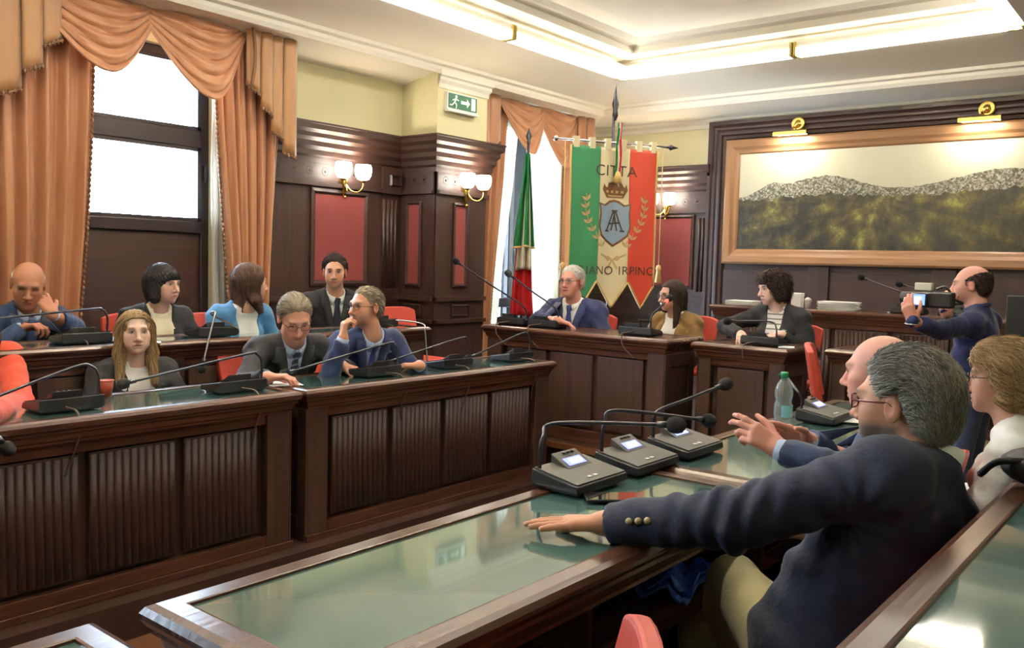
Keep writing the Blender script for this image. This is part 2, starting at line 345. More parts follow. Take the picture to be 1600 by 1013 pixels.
# ------------------------------------------------------------------ ceiling strip lights
M_tube = mat('strip_diffuser', (1, 1, 1, 1), .5, emit=(1, .93, .80, 1), estr=9.0)
M_cap = mat('strip_end_cap', srgb(196, 170, 96), .35, metal=.6)
def strip(a, b, label):
    a = np.array(a, float); b = np.array(b, float); L = np.linalg.norm(b-a); c = (a+b)/2
    t = thing('ceiling_strip_light', label, 'ceiling light', c, math.atan2(b[1]-a[1], b[0]-a[0]), 'strip lights round the ceiling tray')
    h = L/2-.03
    pr = [(.055, .0), (.06, -.03), (.045, -.055), (.02, -.066), (-.02, -.066), (-.045, -.055), (-.06, -.03), (-.055, .0)]
    n = len(pr); V = [(-h, y, z) for y, z in pr]+[(h, y, z) for y, z in pr]
    obj('diffuser', MB().add(V, [tuple(range(n)), tuple(range(n, 2*n))]+[(i, i+1, n+i+1, n+i) for i in range(n-1)]+[(n-1, 0, n, 2*n-1)]), M_tube, t, smooth=False)
    obj('housing', MB().box((-h, -.05, 0), (h, .05, .05)), M_white, t)
    for s in (-1, 1): obj('end_cap', MB().box((s*h, -.065, -.07), (s*(h+.025), .065, .055)), M_cap, t, bevel=.006)
ZL = 3.55
for k, (a, b) in enumerate(((7.72, 5.82), (5.82, 3.92), (3.92, 2.02), (2.02, .12))):
    strip((TX0+.07, a, ZL), (TX0+.07, b, ZL), ['strip light on window side of ceiling, ending at the far corner', 'strip light on window side of ceiling, second from the far corner', 'strip light over window side desks, third from the far corner', 'strip light over window side desks, farthest from the corner'][k])
    strip((TX1-.07, a, ZL), (TX1-.07, b, ZL), ['strip light at right side of ceiling tray touching the painting side row', 'strip light on right side of ceiling tray, second from painting wall', 'strip light on right side of ceiling tray, third from painting wall', 'strip light on right side of ceiling tray, fourth from painting wall'][k])
strip((TX0, TY1-.07, ZL), (-3.07, TY1-.07, ZL), 'strip light along painting side of ceiling, nearest the room corner')
strip((-3.07, TY1-.07, ZL), (TX1, TY1-.07, ZL), 'strip light along painting side of ceiling above the large picture')

def bowl(x, y, label):  # invented uplight, added out of view to brighten the middle of the vault
    t = thing('added_uplight', label, 'ceiling light', (x, y, 3.62), 0, 'added bowl uplights that brighten the vault')
    obj('bowl', MB().lathe([(.0, -.10), (.12, -.09), (.22, -.05), (.27, .0), (.265, .005), (.21, -.04), (.11, -.075), (.0, -.085)], n=28), M_brass, t, smooth=True)
    obj('glow_disc', MB().lathe([(.0, -.03), (.20, -.03), (.20, -.025), (.0, -.025)], n=24), mat('added_uplight_glow', (1, 1, 1, 1), .5, emit=(1, .92, .76, 1), estr=520), t)
    for a in (0, 2.1, 4.2): obj('rod', MB().tube([(.25*math.cos(a), .25*math.sin(a), 0), (.02*math.cos(a), .02*math.sin(a), .56)], .006, 6), M_brass, t)
bowl(-3.09, 3.9, 'added unseen brass bowl uplight in the ceiling vault nearer the painting'); bowl(-3.09, 1.2, 'added unseen brass bowl uplight in the ceiling vault farther from the painting')

# ------------------------------------------------------------------ emergency exit sign
M_green = mat('sign_green', srgb(20, 96, 60), .4, emit=srgb(28, 140, 84), estr=.04); M_signw = mat('sign_white', srgb(240, 250, 245), .4, emit=(1, 1, 1, 1), estr=.08)
ex = thing('exit_sign', 'green and white running man exit sign on the cream pier', 'sign', (PIER_X+.01, 6.0, 3.04))
obj('housing', MB().box((-.01, -.20, -.075), (.03, .20, .085)), M_paper, ex, bevel=.004)
obj('face', MB().box((.03, -.19, -.055), (.036, .19, .075)), M_green, ex)
obj('lower_lip', MB().box((.0, -.205, -.088), (.05, .205, -.072)), M_paper, ex)
pk = MB(); X0 = .037
def flat(pts): pk.extrude([(X0, y, z) for y, z in pts], (.003, 0, 0))
flat([(.11, -.045), (.165, -.045), (.165, .065), (.11, .065)])
flat([(-.03, -.004), (.05, -.004), (.05, -.03), (.09, .01), (.05, .05), (.05, .024), (-.03, .024)])
flat([(-.095+.014*math.cos(a), .052+.014*math.sin(a)) for a in np.linspace(0, 2*math.pi, 12, endpoint=False)])
for a, b, w in (((-.10, .035), (-.115, 0), .018), ((-.10, .03), (-.065, .02), .009), ((-.10, .032), (-.14, .015), .009), ((-.115, 0), (-.09, -.02), .011), ((-.09, -.02), (-.095, -.05), .009), ((-.115, 0), (-.15, -.03), .011), ((-.15, -.03), (-.175, -.03), .009)):
    a, b = np.array(a), np.array(b); d = b-a; d /= np.linalg.norm(d); q = np.array([-d[1], d[0]])*w/2; a, b = a-d*w*.4, b+d*w*.4
    flat([a+q, b+q, b-q, a-q])
obj('pictogram', pk, M_signw, ex)

# ------------------------------------------------------------------ wall sconces
M_shade = mat('sconce_glass', srgb(255, 246, 225), .3, emit=(1, .92, .80, 1), estr=13.0)
def sconce(loc, rotz, label):
    """local: +x out of the wall, y along it"""
    t = thing('wall_sconce', label, 'wall lamp', loc, rotz, 'brass wall sconces')
    obj('back_plate', MB().lathe([(.0, -.13), (.012, -.125), (.016, -.10), (.028, -.05), (.035, 0), (.03, .04), (.018, .07), (.0, .075)], (.012, 0, 0), n=12), M_brass, t, smooth=True)
    obj('finial', MB().sphere((.02, 0, -.14), .014), M_brass, t, smooth=True)
    for s in (-1, 1):
        a = obj('arm', MB().tube(bez([(.03, 0, -.02), (.07, s*.02, -.08), (.11, s*.06, -.095), (.13, s*.10, -.06), (.13, s*.11, -.01)], 6), .007, 8), M_brass, t, smooth=True)
        obj('cup', MB().lathe([(.008, 0), (.022, .008), (.026, .02), (.02, .024)], (.13, s*.11, -.012), n=12), M_brass, t, smooth=True)
        obj('glass_shade', MB().lathe([(.02, 0), (.05, .012), (.068, .045), (.074, .085), (.070, .12), (.062, .135), (.058, .13), (.062, .085), (.05, .03), (.02, .012)], (.13, s*.11, .008), n=16), M_shade, t, smooth=True)
sconce((WX+.03, 5.0, 2.27), 0, 'lit brass two-arm sconce above the large red wall panel')
sconce((PIER_X+.03, 6.07, 2.26), 0, 'lit brass two-arm sconce on the projecting pier under the exit sign')
sconce((-4.93, WY-.03, 2.28), -math.pi/2, 'lit brass sconce on painting wall half hidden by the banner')

# ------------------------------------------------------------------ painting
def painting_mat():
    m = bpy.data.materials.new('landscape_canvas'); m.use_nodes = True; nt = m.node_tree; b = nt.nodes['Principled BSDF']; b.inputs['Roughness'].default_value = .42
    N = nt.nodes.new; L = nt.links.new
    tc = N('ShaderNodeTexCoord'); sp = N('ShaderNodeSeparateXYZ'); L(tc.outputs['Object'], sp.inputs[0])
    def noise(scale, detail=4, rough=.55, vec=None):
        n = N('ShaderNodeTexNoise'); n.inputs['Scale'].default_value = scale; n.inputs['Detail'].default_value = detail; n.inputs['Roughness'].default_value = rough
        L(vec or tc.outputs['Object'], n.inputs[0]); return n.outputs[0]
    def math_(op, a, c=None, d=None):
        n = N('ShaderNodeMath'); n.operation = op
        for i, q in enumerate((a, c, d)):
            if q is None: continue
            if isinstance(q, (int, float)): n.inputs[i].default_value = q
            else: L(q, n.inputs[i])
        return n.outputs[0]
    def ramp(f, st):
        n = N('ShaderNodeValToRGB'); e = n.color_ramp.elements
        while len(e) < len(st): e.new(.5)
        for q, (p, c) in zip(e, st): q.position = p; q.color = c
        L(f, n.inputs[0]); return n.outputs[0]
    def mix(f, a, c):
        n = N('ShaderNodeMix'); n.data_type = 'RGBA'; L(f, n.inputs[0])
        for i, q in ((6, a), (7, c)):
            if isinstance(q, tuple): n.inputs[i].default_value = q
            else: L(q, n.inputs[i])
        return n.outputs[2]
    cx = N('ShaderNodeCombineXYZ'); L(sp.outputs[0], cx.inputs[0])
    # two hill profiles as functions of x only
    def bump1(c, w, h):
        d = math_('DIVIDE', math_('SUBTRACT', sp.outputs[0], c), w); return math_('MULTIPLY', math_('POWER', 2.718, math_('MULTIPLY', math_('MULTIPLY', d, d), -1.0)), h)
    small = math_('MULTIPLY', math_('SUBTRACT', noise(9, 5, .6, cx.outputs[0]), .5), .06)
    town_h = math_('ADD', math_('ADD', math_('ADD', bump1(-.55, .50, .20), bump1(1.1, .7, .20)), bump1(-1.1, .16, .08)), math_('ADD', small, .04))
    tree_h = math_('ADD', math_('ADD', bump1(-.5, .5, .04), bump1(1.1, .55, .05)), math_('ADD', math_('MULTIPLY', math_('SUBTRACT', noise(5, 7, .75, cx.outputs[0]), .5), .26), .015))
    z = sp.outputs[2]
    sky = ramp(math_('ADD', math_('MULTIPLY', noise(1.5, 4), .5), math_('MULTIPLY', z, .6)), [(.1, srgb(176, 170, 142)), (.45, srgb(196, 190, 162)), (.75, srgb(210, 205, 180))])
    vr = N('ShaderNodeTexVoronoi'); vr.inputs['Scale'].default_value = 70; L(tc.outputs['Object'], vr.inputs[0]); sv = N('ShaderNodeSeparateColor'); L(vr.outputs['Color'], sv.inputs[0])
    town = ramp(math_('ADD', math_('MULTIPLY', sv.outputs[0], .7), math_('MULTIPLY', noise(30, 2), .3)), [(.15, srgb(70, 68, 52)), (.38, srgb(96, 92, 74)), (.58, srgb(128, 122, 104)), (.85, srgb(172, 166, 150))])
    f1 = noise(2.3, 9, .72); f2 = noise(8.5, 7, .75)
    wood_ = ramp(math_('ADD', math_('MULTIPLY', f1, .6), math_('MULTIPLY', f2, .4)), [(.40, srgb(24, 27, 22)), (.46, srgb(46, 44, 30)), (.51, srgb(72, 62, 38)), (.56, srgb(92, 88, 44)), (.62, srgb(142, 136, 70))])
    step = lambda a, e: math_('MULTIPLY', math_('LESS_THAN', a, e), 1.0)
    c = mix(step(z, town_h), sky, town); c = mix(step(z, tree_h), c, wood_)
    L(c, b.inputs['Base Color']); return m
M_oak = wood('x', 'light_oak', (140, 98, 64), (168, 124, 86), .35, .2); M_oakz = wood('z', 'light_oak', (140, 98, 64), (168, 124, 86), .35, .2)
pc = thing('landscape_painting', 'wide framed oil painting of a hill town above dark woods', 'painting', ((PFX0+PFX1)/2, WY-.06, (PFZ0+PFZ1)/2))
hw, hh = (PFX1-PFX0)/2, (PFZ1-PFZ0)/2
pr = [(0, 0), (0, .06), (.02, .075), (.08, .07), (.11, .05), (.14, .045), (.155, .03), (.155, 0)]
Cn = [(-hw, -hh, 1, 1), (hw, -hh, -1, 1), (hw, hh, -1, -1), (-hw, hh, 1, -1)]
for i in range(4):
    m = MB(); a, b = Cn[i], Cn[(i+1) % 4]; k = len(pr)
    m.add([(q[0]+q[2]*o, -h, q[1]+q[3]*o) for q in (a, b) for o, h in pr], [(j, j+1, k+j+1, k+j) for j in range(k-1)]); obj('frame_side', m, M_oakz if i % 2 else M_oak, pc)
obj('canvas', MB().box((-hw+.14, -.03, -hh+.14), (hw-.14, 0, hh-.14)), painting_mat(), pc)
M_bulb = mat('lamp_bulb', (1, 1, 1, 1), .4, emit=(1, .95, .85, 1), estr=30)
def picture_lamp(x, label):
    t = thing('picture_lamp', label, 'picture lamp', (x, WY-.06, 2.98), 0, 'brass picture lamps over the painting')
    obj('wall_bracket', MB().box((-.025, -.03, -.02), (.025, .0, .14)), M_brass, t, bevel=.004)
    obj('disc', MB().lathe([(.0, -.02), (.025, -.02), (.03, -.008), (.052, -.012), (.068, -.014), (.07, .006), (.05, .012), (.0, .012)], (.03, -.06, .095), axis='y', n=20), M_brass, t, smooth=True)
    obj('arm', MB().tube([(0, -.02, .06), (0, -.10, .06), (0, -.17, .0)], .009, 8), M_brass, t, smooth=True)
    obj('hood', MB().add([(x_, y_, z_) for x_ in (-.17, .17) for y_, z_ in ((-.215, -.03), (-.21, .005), (-.185, .02), (-.16, .012), (-.15, -.03))], [(0, 1, 6, 5), (1, 2, 7, 6), (2, 3, 8, 7), (3, 4, 9, 8), (0, 1, 2, 3, 4), (5, 6, 7, 8, 9)]), M_brass, t)
    obj('bulb', MB().tube([(-.15, -.185, -.015), (.15, -.185, -.015)], .011, 8), M_bulb, t, smooth=True)
    l = bpy.data.lights.new('picture_light', 'AREA'); l.shape = 'RECTANGLE'; l.size = .3; l.size_y = .03; l.energy = 3.0; l.color = (1, .95, .84)
    o = bpy.data.objects.new('picture_light', l); COL.objects.link(o); o.parent = t; o.location = (0, -.185, -.03); o.rotation_euler = (R_(-26), 0, 0)
    o.rotation_euler = (R_(22), 0, 0)
picture_lamp(-3.45, 'brass lamp over the left half of the painting'); picture_lamp(-1.75, 'brass lamp over the right half of the painting')

# ------------------------------------------------------------------ curtains
def satin(name, c1, c2, **k): return mat(name, srgb(*c1), .42, sheen=.5, noise=((4, 9, 1.2), srgb(*c2), 3), bump=((14, 40, 3), .12), **k)
M_cur = satin('curtain_satin', (182, 124, 88), (196, 142, 104)); M_jab = satin('curtain_brocade', (168, 122, 80), (188, 142, 98))
M_fringe = mat('curtain_fringe', srgb(126, 92, 66), .8)
def translucent(name, col, f):
    m = mat(name, col, .8); nt = m.node_tree; t = nt.nodes.new('ShaderNodeBsdfTranslucent'); t.inputs[0].default_value = col; mx = nt.nodes.new('ShaderNodeMixShader'); mx.inputs[0].default_value = f
    b = nt.nodes['Principled BSDF']; nt.links.new(b.outputs[0], mx.inputs[1]); nt.links.new(t.outputs[0], mx.inputs[2]); nt.links.new(mx.outputs[0], nt.nodes['Material Output'].inputs[0]); return m
M_sheer = translucent('sheer_white', srgb(236, 232, 222), .45)
def drape_mesh(x, yi, yo, z0, z1, folds, amp, seed=0, ni=90, nz=24):
    """yi, yo: lists of inner / outer y from top to bottom"""
    r = np.random.RandomState(seed); ph = r.rand(6)*6.28; P = np.zeros((nz, ni, 3)); u = np.linspace(0, 1, ni)
    for i in range(nz):
        t = i/(nz-1); a = np.interp(t, np.linspace(0, 1, len(yi)), yi); b = np.interp(t, np.linspace(0, 1, len(yo)), yo)
        w = u+.012*np.sin(2*np.pi*u*3+ph[0]+t*1.5)
        am = amp*(.55+.45*t)
        P[i, :, 1] = a+(b-a)*w; P[i, :, 2] = z1+(z0-z1)*t
        P[i, :, 0] = x+am*(np.sin(2*np.pi*folds*w+ph[1]+.5*np.sin(t*3+ph[2]))+.45*np.sin(2*np.pi*folds*1.9*w+ph[3]+t))
    return P
def fringe(par, pts, r=.012, step=.032):
    m = MB(); pts = [np.array(p, float) for p in pts]
    for a, b in zip(pts[:-1], pts[1:]):
        L = np.linalg.norm(b-a); k = max(1, int(L/step))
        for i in range(k): c = a+(b-a)*(i+.5)/k; m.sphere(c, (r, r, r*1.5), 6, 4)
    m.tube(pts, r*.5, 5); return tag(obj('fringe', m, M_fringe, par, smooth=True), kind='stuff')
def drape(label, x, yi, yo, z0, z1, folds, amp, seed, material=M_cur, fr=True, name='curtain'):
    P = drape_mesh(x, yi, yo, z0, z1, folds, amp, seed); base = np.array([x, (yi[-1]+yo[-1])/2, z0])
    t = thing(name, label, 'curtain', base); o = obj('cloth', MB().grid(P-base), material, t, smooth=True, recalc=False)
    so = o.modifiers.new('thick', 'SOLIDIFY'); so.thickness = .006
    if fr: fringe(t, [P[i, 0]-base+np.array([.015, 0, 0]) for i in range(0, P.shape[0], 2)]+[P[-1, 0]-base])
    return t
drape('orange curtain hanging at the far left edge of the tall window', WX+.20, [2.78, 2.76, 2.72, 2.66, 2.62], [1.78, 1.80, 1.85, 1.88, 1.9], .37, 3.22, 8, .050, 1)
drape('orange curtain on the pier side of the tall near window', WX+.20, [3.62, 3.66, 3.72, 3.78, 3.80], [4.22, 4.21, 4.17, 4.13, 4.12], .37, 3.22, 6, .048, 2)
drape('orange curtain beside the pier at the flag window', WX+.22, [6.98, 6.94, 6.86, 6.78, 6.72], [6.46, 6.46, 6.47, 6.47, 6.47], .35, 3.2, 5, .045, 3)
drape('orange curtain in the room corner behind the banner', WX+.22, [7.98, 7.98, 8.0, 8.0, 8.0], [8.44, 8.44, 8.43, 8.42, 8.42], .35, 3.2, 5, .045, 4)
drape('white sheer strip hanging beside the tall near window', WX+.09, [3.70, 3.68, 3.70, 3.72], [3.98, 3.98, 3.98, 3.98], .37, 3.1, 4, .02, 5, M_sheer, False, 'sheer_curtain')
drape('white sheer curtain on left half of the flag window', WX+.10, [7.30, 7.22, 7.10, 7.02, 6.98], [6.80, 6.80, 6.80, 6.80, 6.80], .35, 3.1, 6, .02, 6, M_sheer, False, 'sheer_curtain')
drape('white sheer curtain gathered beside the banner at the flag window', WX+.12, [7.42, 7.50, 7.56, 7.66, 7.74], [8.12, 8.12, 8.12, 8.14, 8.14], .35, 3.1, 7, .03, 7, M_sheer, False, 'sheer_curtain')
def swag(par, x, y0, y1, zt, D, skew, out, nf, seed=0):
    nu, nv = 40, 46; u = np.linspace(0, 1, nu); v = np.linspace(0, 1, nv); U, V = np.meshgrid(u, v)
    c = .5+skew; t = np.where(U < c, U/c*.5, .5+(U-c)/(1-c)*.5); sag = np.sin(np.pi*t)**1.15
    Z = zt-V*D*(.13+.87*sag)-.02*sag; Y = y0+(y1-y0)*U
    ridge = np.abs(np.sin(np.pi*nf*(V**.85)+.6*np.sin(6*U)))+.35*np.abs(np.sin(np.pi*nf*2.3*V+2*U))
    Xo = x+out*(.25+.75*sag)*(.45+.55*V)+.036*ridge*(sag*.8+.2)*(1-.2*V)
    P = np.stack([Xo, Y, Z], -1); o = obj('swag', MB().grid(P), M_cur, par, smooth=True, recalc=False); s = o.modifiers.new('thick', 'SOLIDIFY'); s.thickness = .008; return P
def tail(par, x, ys, zt, zb, out, mt=M_jab):
    """stepped pleated tail: one pleat per interval of ys, zb bottom at each boundary"""
    for i in range(len(ys)-1):
        a, b = ys[i], ys[i+1]; xx = x+out+.012*(i % 2); k = 6; P = np.zeros((10, k, 3))
        for r in range(10):
            for q in range(k):
                f = q/(k-1); zz = zb[i]+(zb[i+1]-zb[i])*f*.35; P[r, q] = (xx+.02*math.sin(math.pi*f), a+(b-a)*f*1.02, zt+(zz-zt)*r/9)
        o = obj('pleat', MB().grid(P), mt, par, smooth=True, recalc=False); s = o.modifiers.new('thick', 'SOLIDIFY'); s.thickness = .006
        fringe(par, [P[-1, q]+np.array([.01, 0, -.012]) for q in range(k)], .012, .03)
t = thing('swag_valance', 'draped orange swag valance with stepped tails over the tall near window', 'valance', (0, 0, 0))
swag(t, WX+.20, 2.30, 3.20, 3.28, .50, .05, .12, 5.5); swag(t, WX+.20, 3.03, 3.88, 3.28, .56, .10, .14, 5.5)
tail(t, WX+.20, [3.84, 3.96, 4.06, 4.16, 4.28], 3.28, [2.86, 2.72, 2.56, 2.40, 2.34], .10); tail(t, WX+.20, [2.52, 2.40, 2.28, 2.12, 1.90], 3.28, [2.92, 2.74, 2.58, 2.38, 2.28], .10)
t.location = (0, 0, 0)
t = thing('swag_valance', 'draped orange swag valance over the flag window in the corner', 'valance', (0, 0, 0))
swag(t, WX+.22, 6.80, 7.58, 3.27, .52, .06, .10, 4.5); swag(t, WX+.22, 7.40, 8.18, 3.27, .60, .06, .10, 4.5)
tail(t, WX+.22, [6.80, 6.62, 6.44], 3.27, [2.82, 2.5, 2.2], .06, M_cur); tail(t, WX+.22, [8.14, 8.30, 8.46], 3.27, [2.82, 2.5, 2.2], .06, M_cur)
rope = MB().tube(bez([(WX+.36, 3.86, 3.27), (WX+.37, 3.87, 3.05), (WX+.36, 3.85, 2.86)], 6), .014, 6)
obj('cord', rope, M_fringe, bpy.data.objects['swag_valance'])

# ------------------------------------------------------------------ flag on a pole by the window
M_fg = translucent('flag_green', srgb(22, 116, 62), .35); M_fw = translucent('flag_white', srgb(232, 226, 206), .35); M_fr = translucent('flag_red', srgb(196, 34, 44), .35); M_gold = mat('gold_fringe', srgb(206, 172, 104), .6, sheen=.4)
fp = atd(812, 500, 8.35); fb = np.array([fp[0], fp[1], .33]); ft = atd(826, 222, 8.35)
t = thing('national_flag', 'tricolour flag drooping from a dark pole before the bright corner window', 'flag', fb)
top = ft-fb
obj('base', MB().lathe([(.16, 0), (.16, .03), (.05, .06), (.03, .1)], n=20), M_gun, t, smooth=True)
obj('pole', MB().tube([(0, 0, .05), top], .014, 8), M_gun, t, smooth=True)
obj('finial', MB().lathe([(.0, .14), (.012, .10), (.03, .05), (.012, .01), (.02, 0), (.0, -.02)], top, n=10), M_gun, t, smooth=True)
def flagcloth(nm, m_, r0, r1, w0, w1, ph, off):
    nu, nv = 26, 30; P = np.zeros((nv, nu, 3))
    for i in range(nv):
        f = i/(nv-1); z0 = r0+(r1-r0)*f; w = w0+(w1-w0)*f
        for j in range(nu):
            g = j/(nu-1)-.5; q = CR*(g*w)-CF*(off+.03*math.sin(g*13+ph)*min(1, f*2+.2)); c = top*(1-z0)+np.array([0, 0, 0])
            P[i, j] = c+q-np.array([0, 0, .10*abs(g)*f*2*w1])
    o = obj(nm, MB().grid(P), m_, t, smooth=True, recalc=False); s = o.modifiers.new('thick', 'SOLIDIFY'); s.thickness = .004; return P
P = flagcloth('red_cloth', M_fr, .10, .68, .04, .22, 1.0, .0); flagcloth('white_cloth', M_fw, .08, .50, .03, .15, 2.2, .035)
P = flagcloth('green_cloth', M_fg, .05, .41, .04, .20, .3, .06); obj('fringe', MB().tube([p for p in P[-1]], .012, 6), M_gold, t, smooth=True)

# ------------------------------------------------------------------ town banner on a cross pole
TL = atd(892, 226, 8.35); lo, hi = 7.5, 10.5
for _ in range(50):
    md = (lo+hi)/2
    if atd(1027, 237, md)[2] < TL[2]: lo = md
    else: hi = md
TR = atd(1027, 237, md); BU = (TR-TL)*np.array([1, 1, 0]); BWd = np.linalg.norm(BU); BU /= BWd; BN = np.cross(BU, (0, 0, 1)); BN = BN if BN@CF < 0 else -BN
BH = 1.56; bc = (TL+TR)/2; bbase = np.array([bc[0], bc[1], .33])-BN*.04
def bpt(u, v, o=0):                     # u 0..1 across, v metres down
    w = .018*math.sin(u*9+.6*v)+.012*math.sin(u*17+v*2.4)
    return TL+BU*(u*BWd)-np.array([0, 0, v])+BN*(w*min(1, v*2+.15)+o)-bbase
t = thing('town_banner', 'green white and red fringed town banner with shield and crown', 'banner', bbase)
M_bg = mat('banner_green', srgb(52, 138, 90), .6, sheen=.5, bump=((9, 9, 3), .15)); M_bw = mat('banner_cream', srgb(226, 212, 172), .6, sheen=.4, bump=((9, 9, 3), .2)); M_br = mat('banner_red', srgb(214, 70, 44), .6, sheen=.5, bump=((9, 9, 3), .15))
def bedge(u):                           # bottom outline: three points, arches at the stripe joints
    tips = [.16, .52, .86]; d = min(abs(u-q) for q in tips)/.17; return BH-.26*min(1, d)**.9
for nm, m_, u0, u1 in (('green_stripe', M_bg, 0, .34), ('white_stripe', M_bw, .34, .68), ('red_stripe', M_br, .68, 1)):
    nu, nv = 18, 40; P = np.zeros((nv, nu, 3))
    for i in range(nv):
        for j in range(nu): u = u0+(u1-u0)*j/(nu-1); P[i, j] = bpt(u, bedge(u)*i/(nv-1))
    o = obj(nm, MB().grid(P), m_, t, smooth=True, recalc=False); s = o.modifiers.new('thick', 'SOLIDIFY'); s.thickness = .006
obj('fringe', MB().tube([bpt(0, 0, .006)]+[bpt(0, v, .006) for v in np.linspace(.1, bedge(0), 12)]+[bpt(u, bedge(u), .006) for u in np.linspace(0, 1, 50)]+[bpt(1, v, .006) for v in np.linspace(bedge(1), 0, 12)], .011, 6), M_gold, t, smooth=True)
for u in (.06, .24, .42, .60, .78, .95):
    obj('hanging_loop', MB().add([bpt(u+du, dv, do) for du, dv, do in ((-.03, .02, .01), (.03, .02, .01), (.03, -.085, .02), (-.03, -.085, .02), (-.03, .02, -.02), (.03, .02, -.02), (.03, -.085, -.03), (-.03, -.085, -.03))], [(0, 1, 2, 3), (4, 5, 6, 7), (2, 3, 7, 6), (0, 3, 7, 4), (1, 2, 6, 5)]), M_bw, t)
obj('cross_pole', MB().tube([bpt(-.16, -.05), bpt(1.14, -.05)], .011, 8), M_chrome, t, smooth=True)
for u in (-.17, 1.13):
    c = bpt(u, -.05); obj('pole_tip', MB().sphere(c, .028, 10, 6) if u < 0 else MB().tube([c, c+BU*.03, c+BU*.05, c+BU*.12], [.012, .03, .02, .001], 8), M_chrome if u < 0 else M_gun, t, smooth=True)
obj('staff', MB().tube([(0, 0, .05), bpt(.5, -.30, -.05)], .014, 8), M_gun, t, smooth=True)
obj('stand_foot', MB().lathe([(.18, 0), (.18, .03), (.06, .06), (.03, .1)], n=20), M_gun, t, smooth=True)
sp_ = bpt(.51, -.27, -.04); obj('spear_tip', MB().tube([sp_+np.array([0, 0, z]) for z in (0, .05, .1, .16, .22, .36)], [.012, .03, .022, .034, .02, .001], 8), M_gun, t, smooth=True)
for k, (m_, du) in enumerate(((M_fg, -.022), (M_fw, .0), (M_fr, .022))):
    P = np.zeros((16, 4, 3))
    for i in range(16):
        for j in range(4): P[i, j] = bpt(.52, -.24+.53*i/15, .05+.008*math.sin(i*.7+k))+BU*(du*(.5+i/22)+(j-1.5)*.008)
    obj('ribbon', MB().grid(P), m_, t, smooth=True, recalc=False)
rc = bpt(.52, .28, .055); obj('ribbon_fringe', MB().lathe([(.018, .05), (.035, .0), (.04, -.06), (.0, -.06)], rc, n=10), M_gold, t, smooth=True)
M_shield = mat('shield_blue', srgb(140, 162, 184), .6); M_ink = mat('banner_ink', srgb(70, 52, 40), .6); M_emb = mat('banner_embroidery', srgb(196, 164, 112), .5, sheen=.4); M_brown = mat('banner_brown', srgb(122, 82, 46), .6)
def bflat(nm, polys, m_, o=.006, par=None):
    mb = MB()
    for pl in polys:
        bm = bmesh.new(); bm.faces.new([bm.verts.new((u, v, 0)) for u, v in pl]); bmesh.ops.triangulate(bm, faces=bm.faces[:])
        L_ = [e for e in bm.edges if e.calc_length() > .05]
        while L_: bmesh.ops.subdivide_edges(bm, edges=L_, cuts=1, use_grid_fill=False); bmesh.ops.triangulate(bm, faces=bm.faces[:]); L_ = [e for e in bm.edges if e.calc_length() > .07]
        bm.verts.index_update(); mb.add([bpt(v.co.x, v.co.y, o) for v in bm.verts], [[v.index for v in f.verts] for f in bm.faces]); bm.free()
    return obj(nm, mb, m_, par or t)
def shield(s, cu=.52, cv=.72):
    q = [(-.155, -.17), (-.10, -.155), (-.05, -.19), (0, -.2), (.05, -.19), (.10, -.155), (.155, -.17), (.145, -.08), (.155, .04), (.13, .12), (.07, .17), (0, .215), (-.07, .17), (-.13, .12), (-.155, .04), (-.145, -.08)]
    return [(cu+a*s*1.06, cv+b*s) for a, b in q]
bflat('shield_border', [shield(1.12)], M_brown, .008); bflat('shield', [shield(1.0)], M_shield, .013)
def strokes(segs, w): 
    out = []
    for (a, b), (c, d) in segs:
        dx, dy = (c-a)*BWd, d-b; L = math.hypot(dx, dy); px, py = -dy/L*w/2/BWd, dx/L*w/2; out.append([(a+px, b+py), (c+px, d+py), (c-px, d-py), (a-px, b-py)])
    return out
bflat('monogram', strokes([((.435, .80), (.515, .60)), ((.515, .60), (.555, .80)), ((.49, .80), (.535, .60)), ((.535, .60), (.61, .80)), ((.455, .735), (.59, .72)), ((.415, .803), (.46, .803)), ((.585, .803), (.635, .803)), ((.49, .605), (.56, .605))], .015), M_ink, .018)
crown = [(u_, v_-.095) for u_, v_ in [(.37, .50), (.385, .44), (.41, .475), (.43, .475), (.44, .43), (.465, .43), (.47, .475), (.50, .475), (.50, .42), (.535, .42), (.535, .475), (.57, .475), (.575, .43), (.60, .43), (.61, .475), (.63, .475), (.65, .44), (.665, .50), (.645, .53), (.62, .575), (.42, .575), (.39, .53)]]
bflat('crown', [crown], M_brown, .01); bflat('crown_band', [[(.43, .455), (.61, .455), (.605, .47), (.435, .47)]]+[[(a, .41), (a+.03, .41), (a+.03, .435), (a, .435)] for a in (.41, .47, .53, .59)], M_emb, .015)
def laurel(side):
    pl = []
    for i in range(7):
        f = i/6; cu = .52+side*(.13+.20*math.sin(f*1.9)); cv = .96-.44*f
        for s2 in (-1, 1):
            a = -math.pi/2+side*.3+s2*.75; L, w_ = .075, .016; dx, dy = math.cos(a)*L/BWd, math.sin(a)*L; nx, ny = -math.sin(a)*w_/BWd, math.cos(a)*w_
            pl.append([(cu, cv), (cu+dx*.5+nx, cv+dy*.5+ny), (cu+dx, cv+dy), (cu+dx*.5-nx, cv+dy*.5-ny)])
        pl += strokes([((cu, cv), (cu+side*.02, cv-.07))], .008)
    return pl
bflat('laurel_branch', laurel(-1), M_emb, .009); bflat('oak_branch', laurel(1), M_emb, .009)
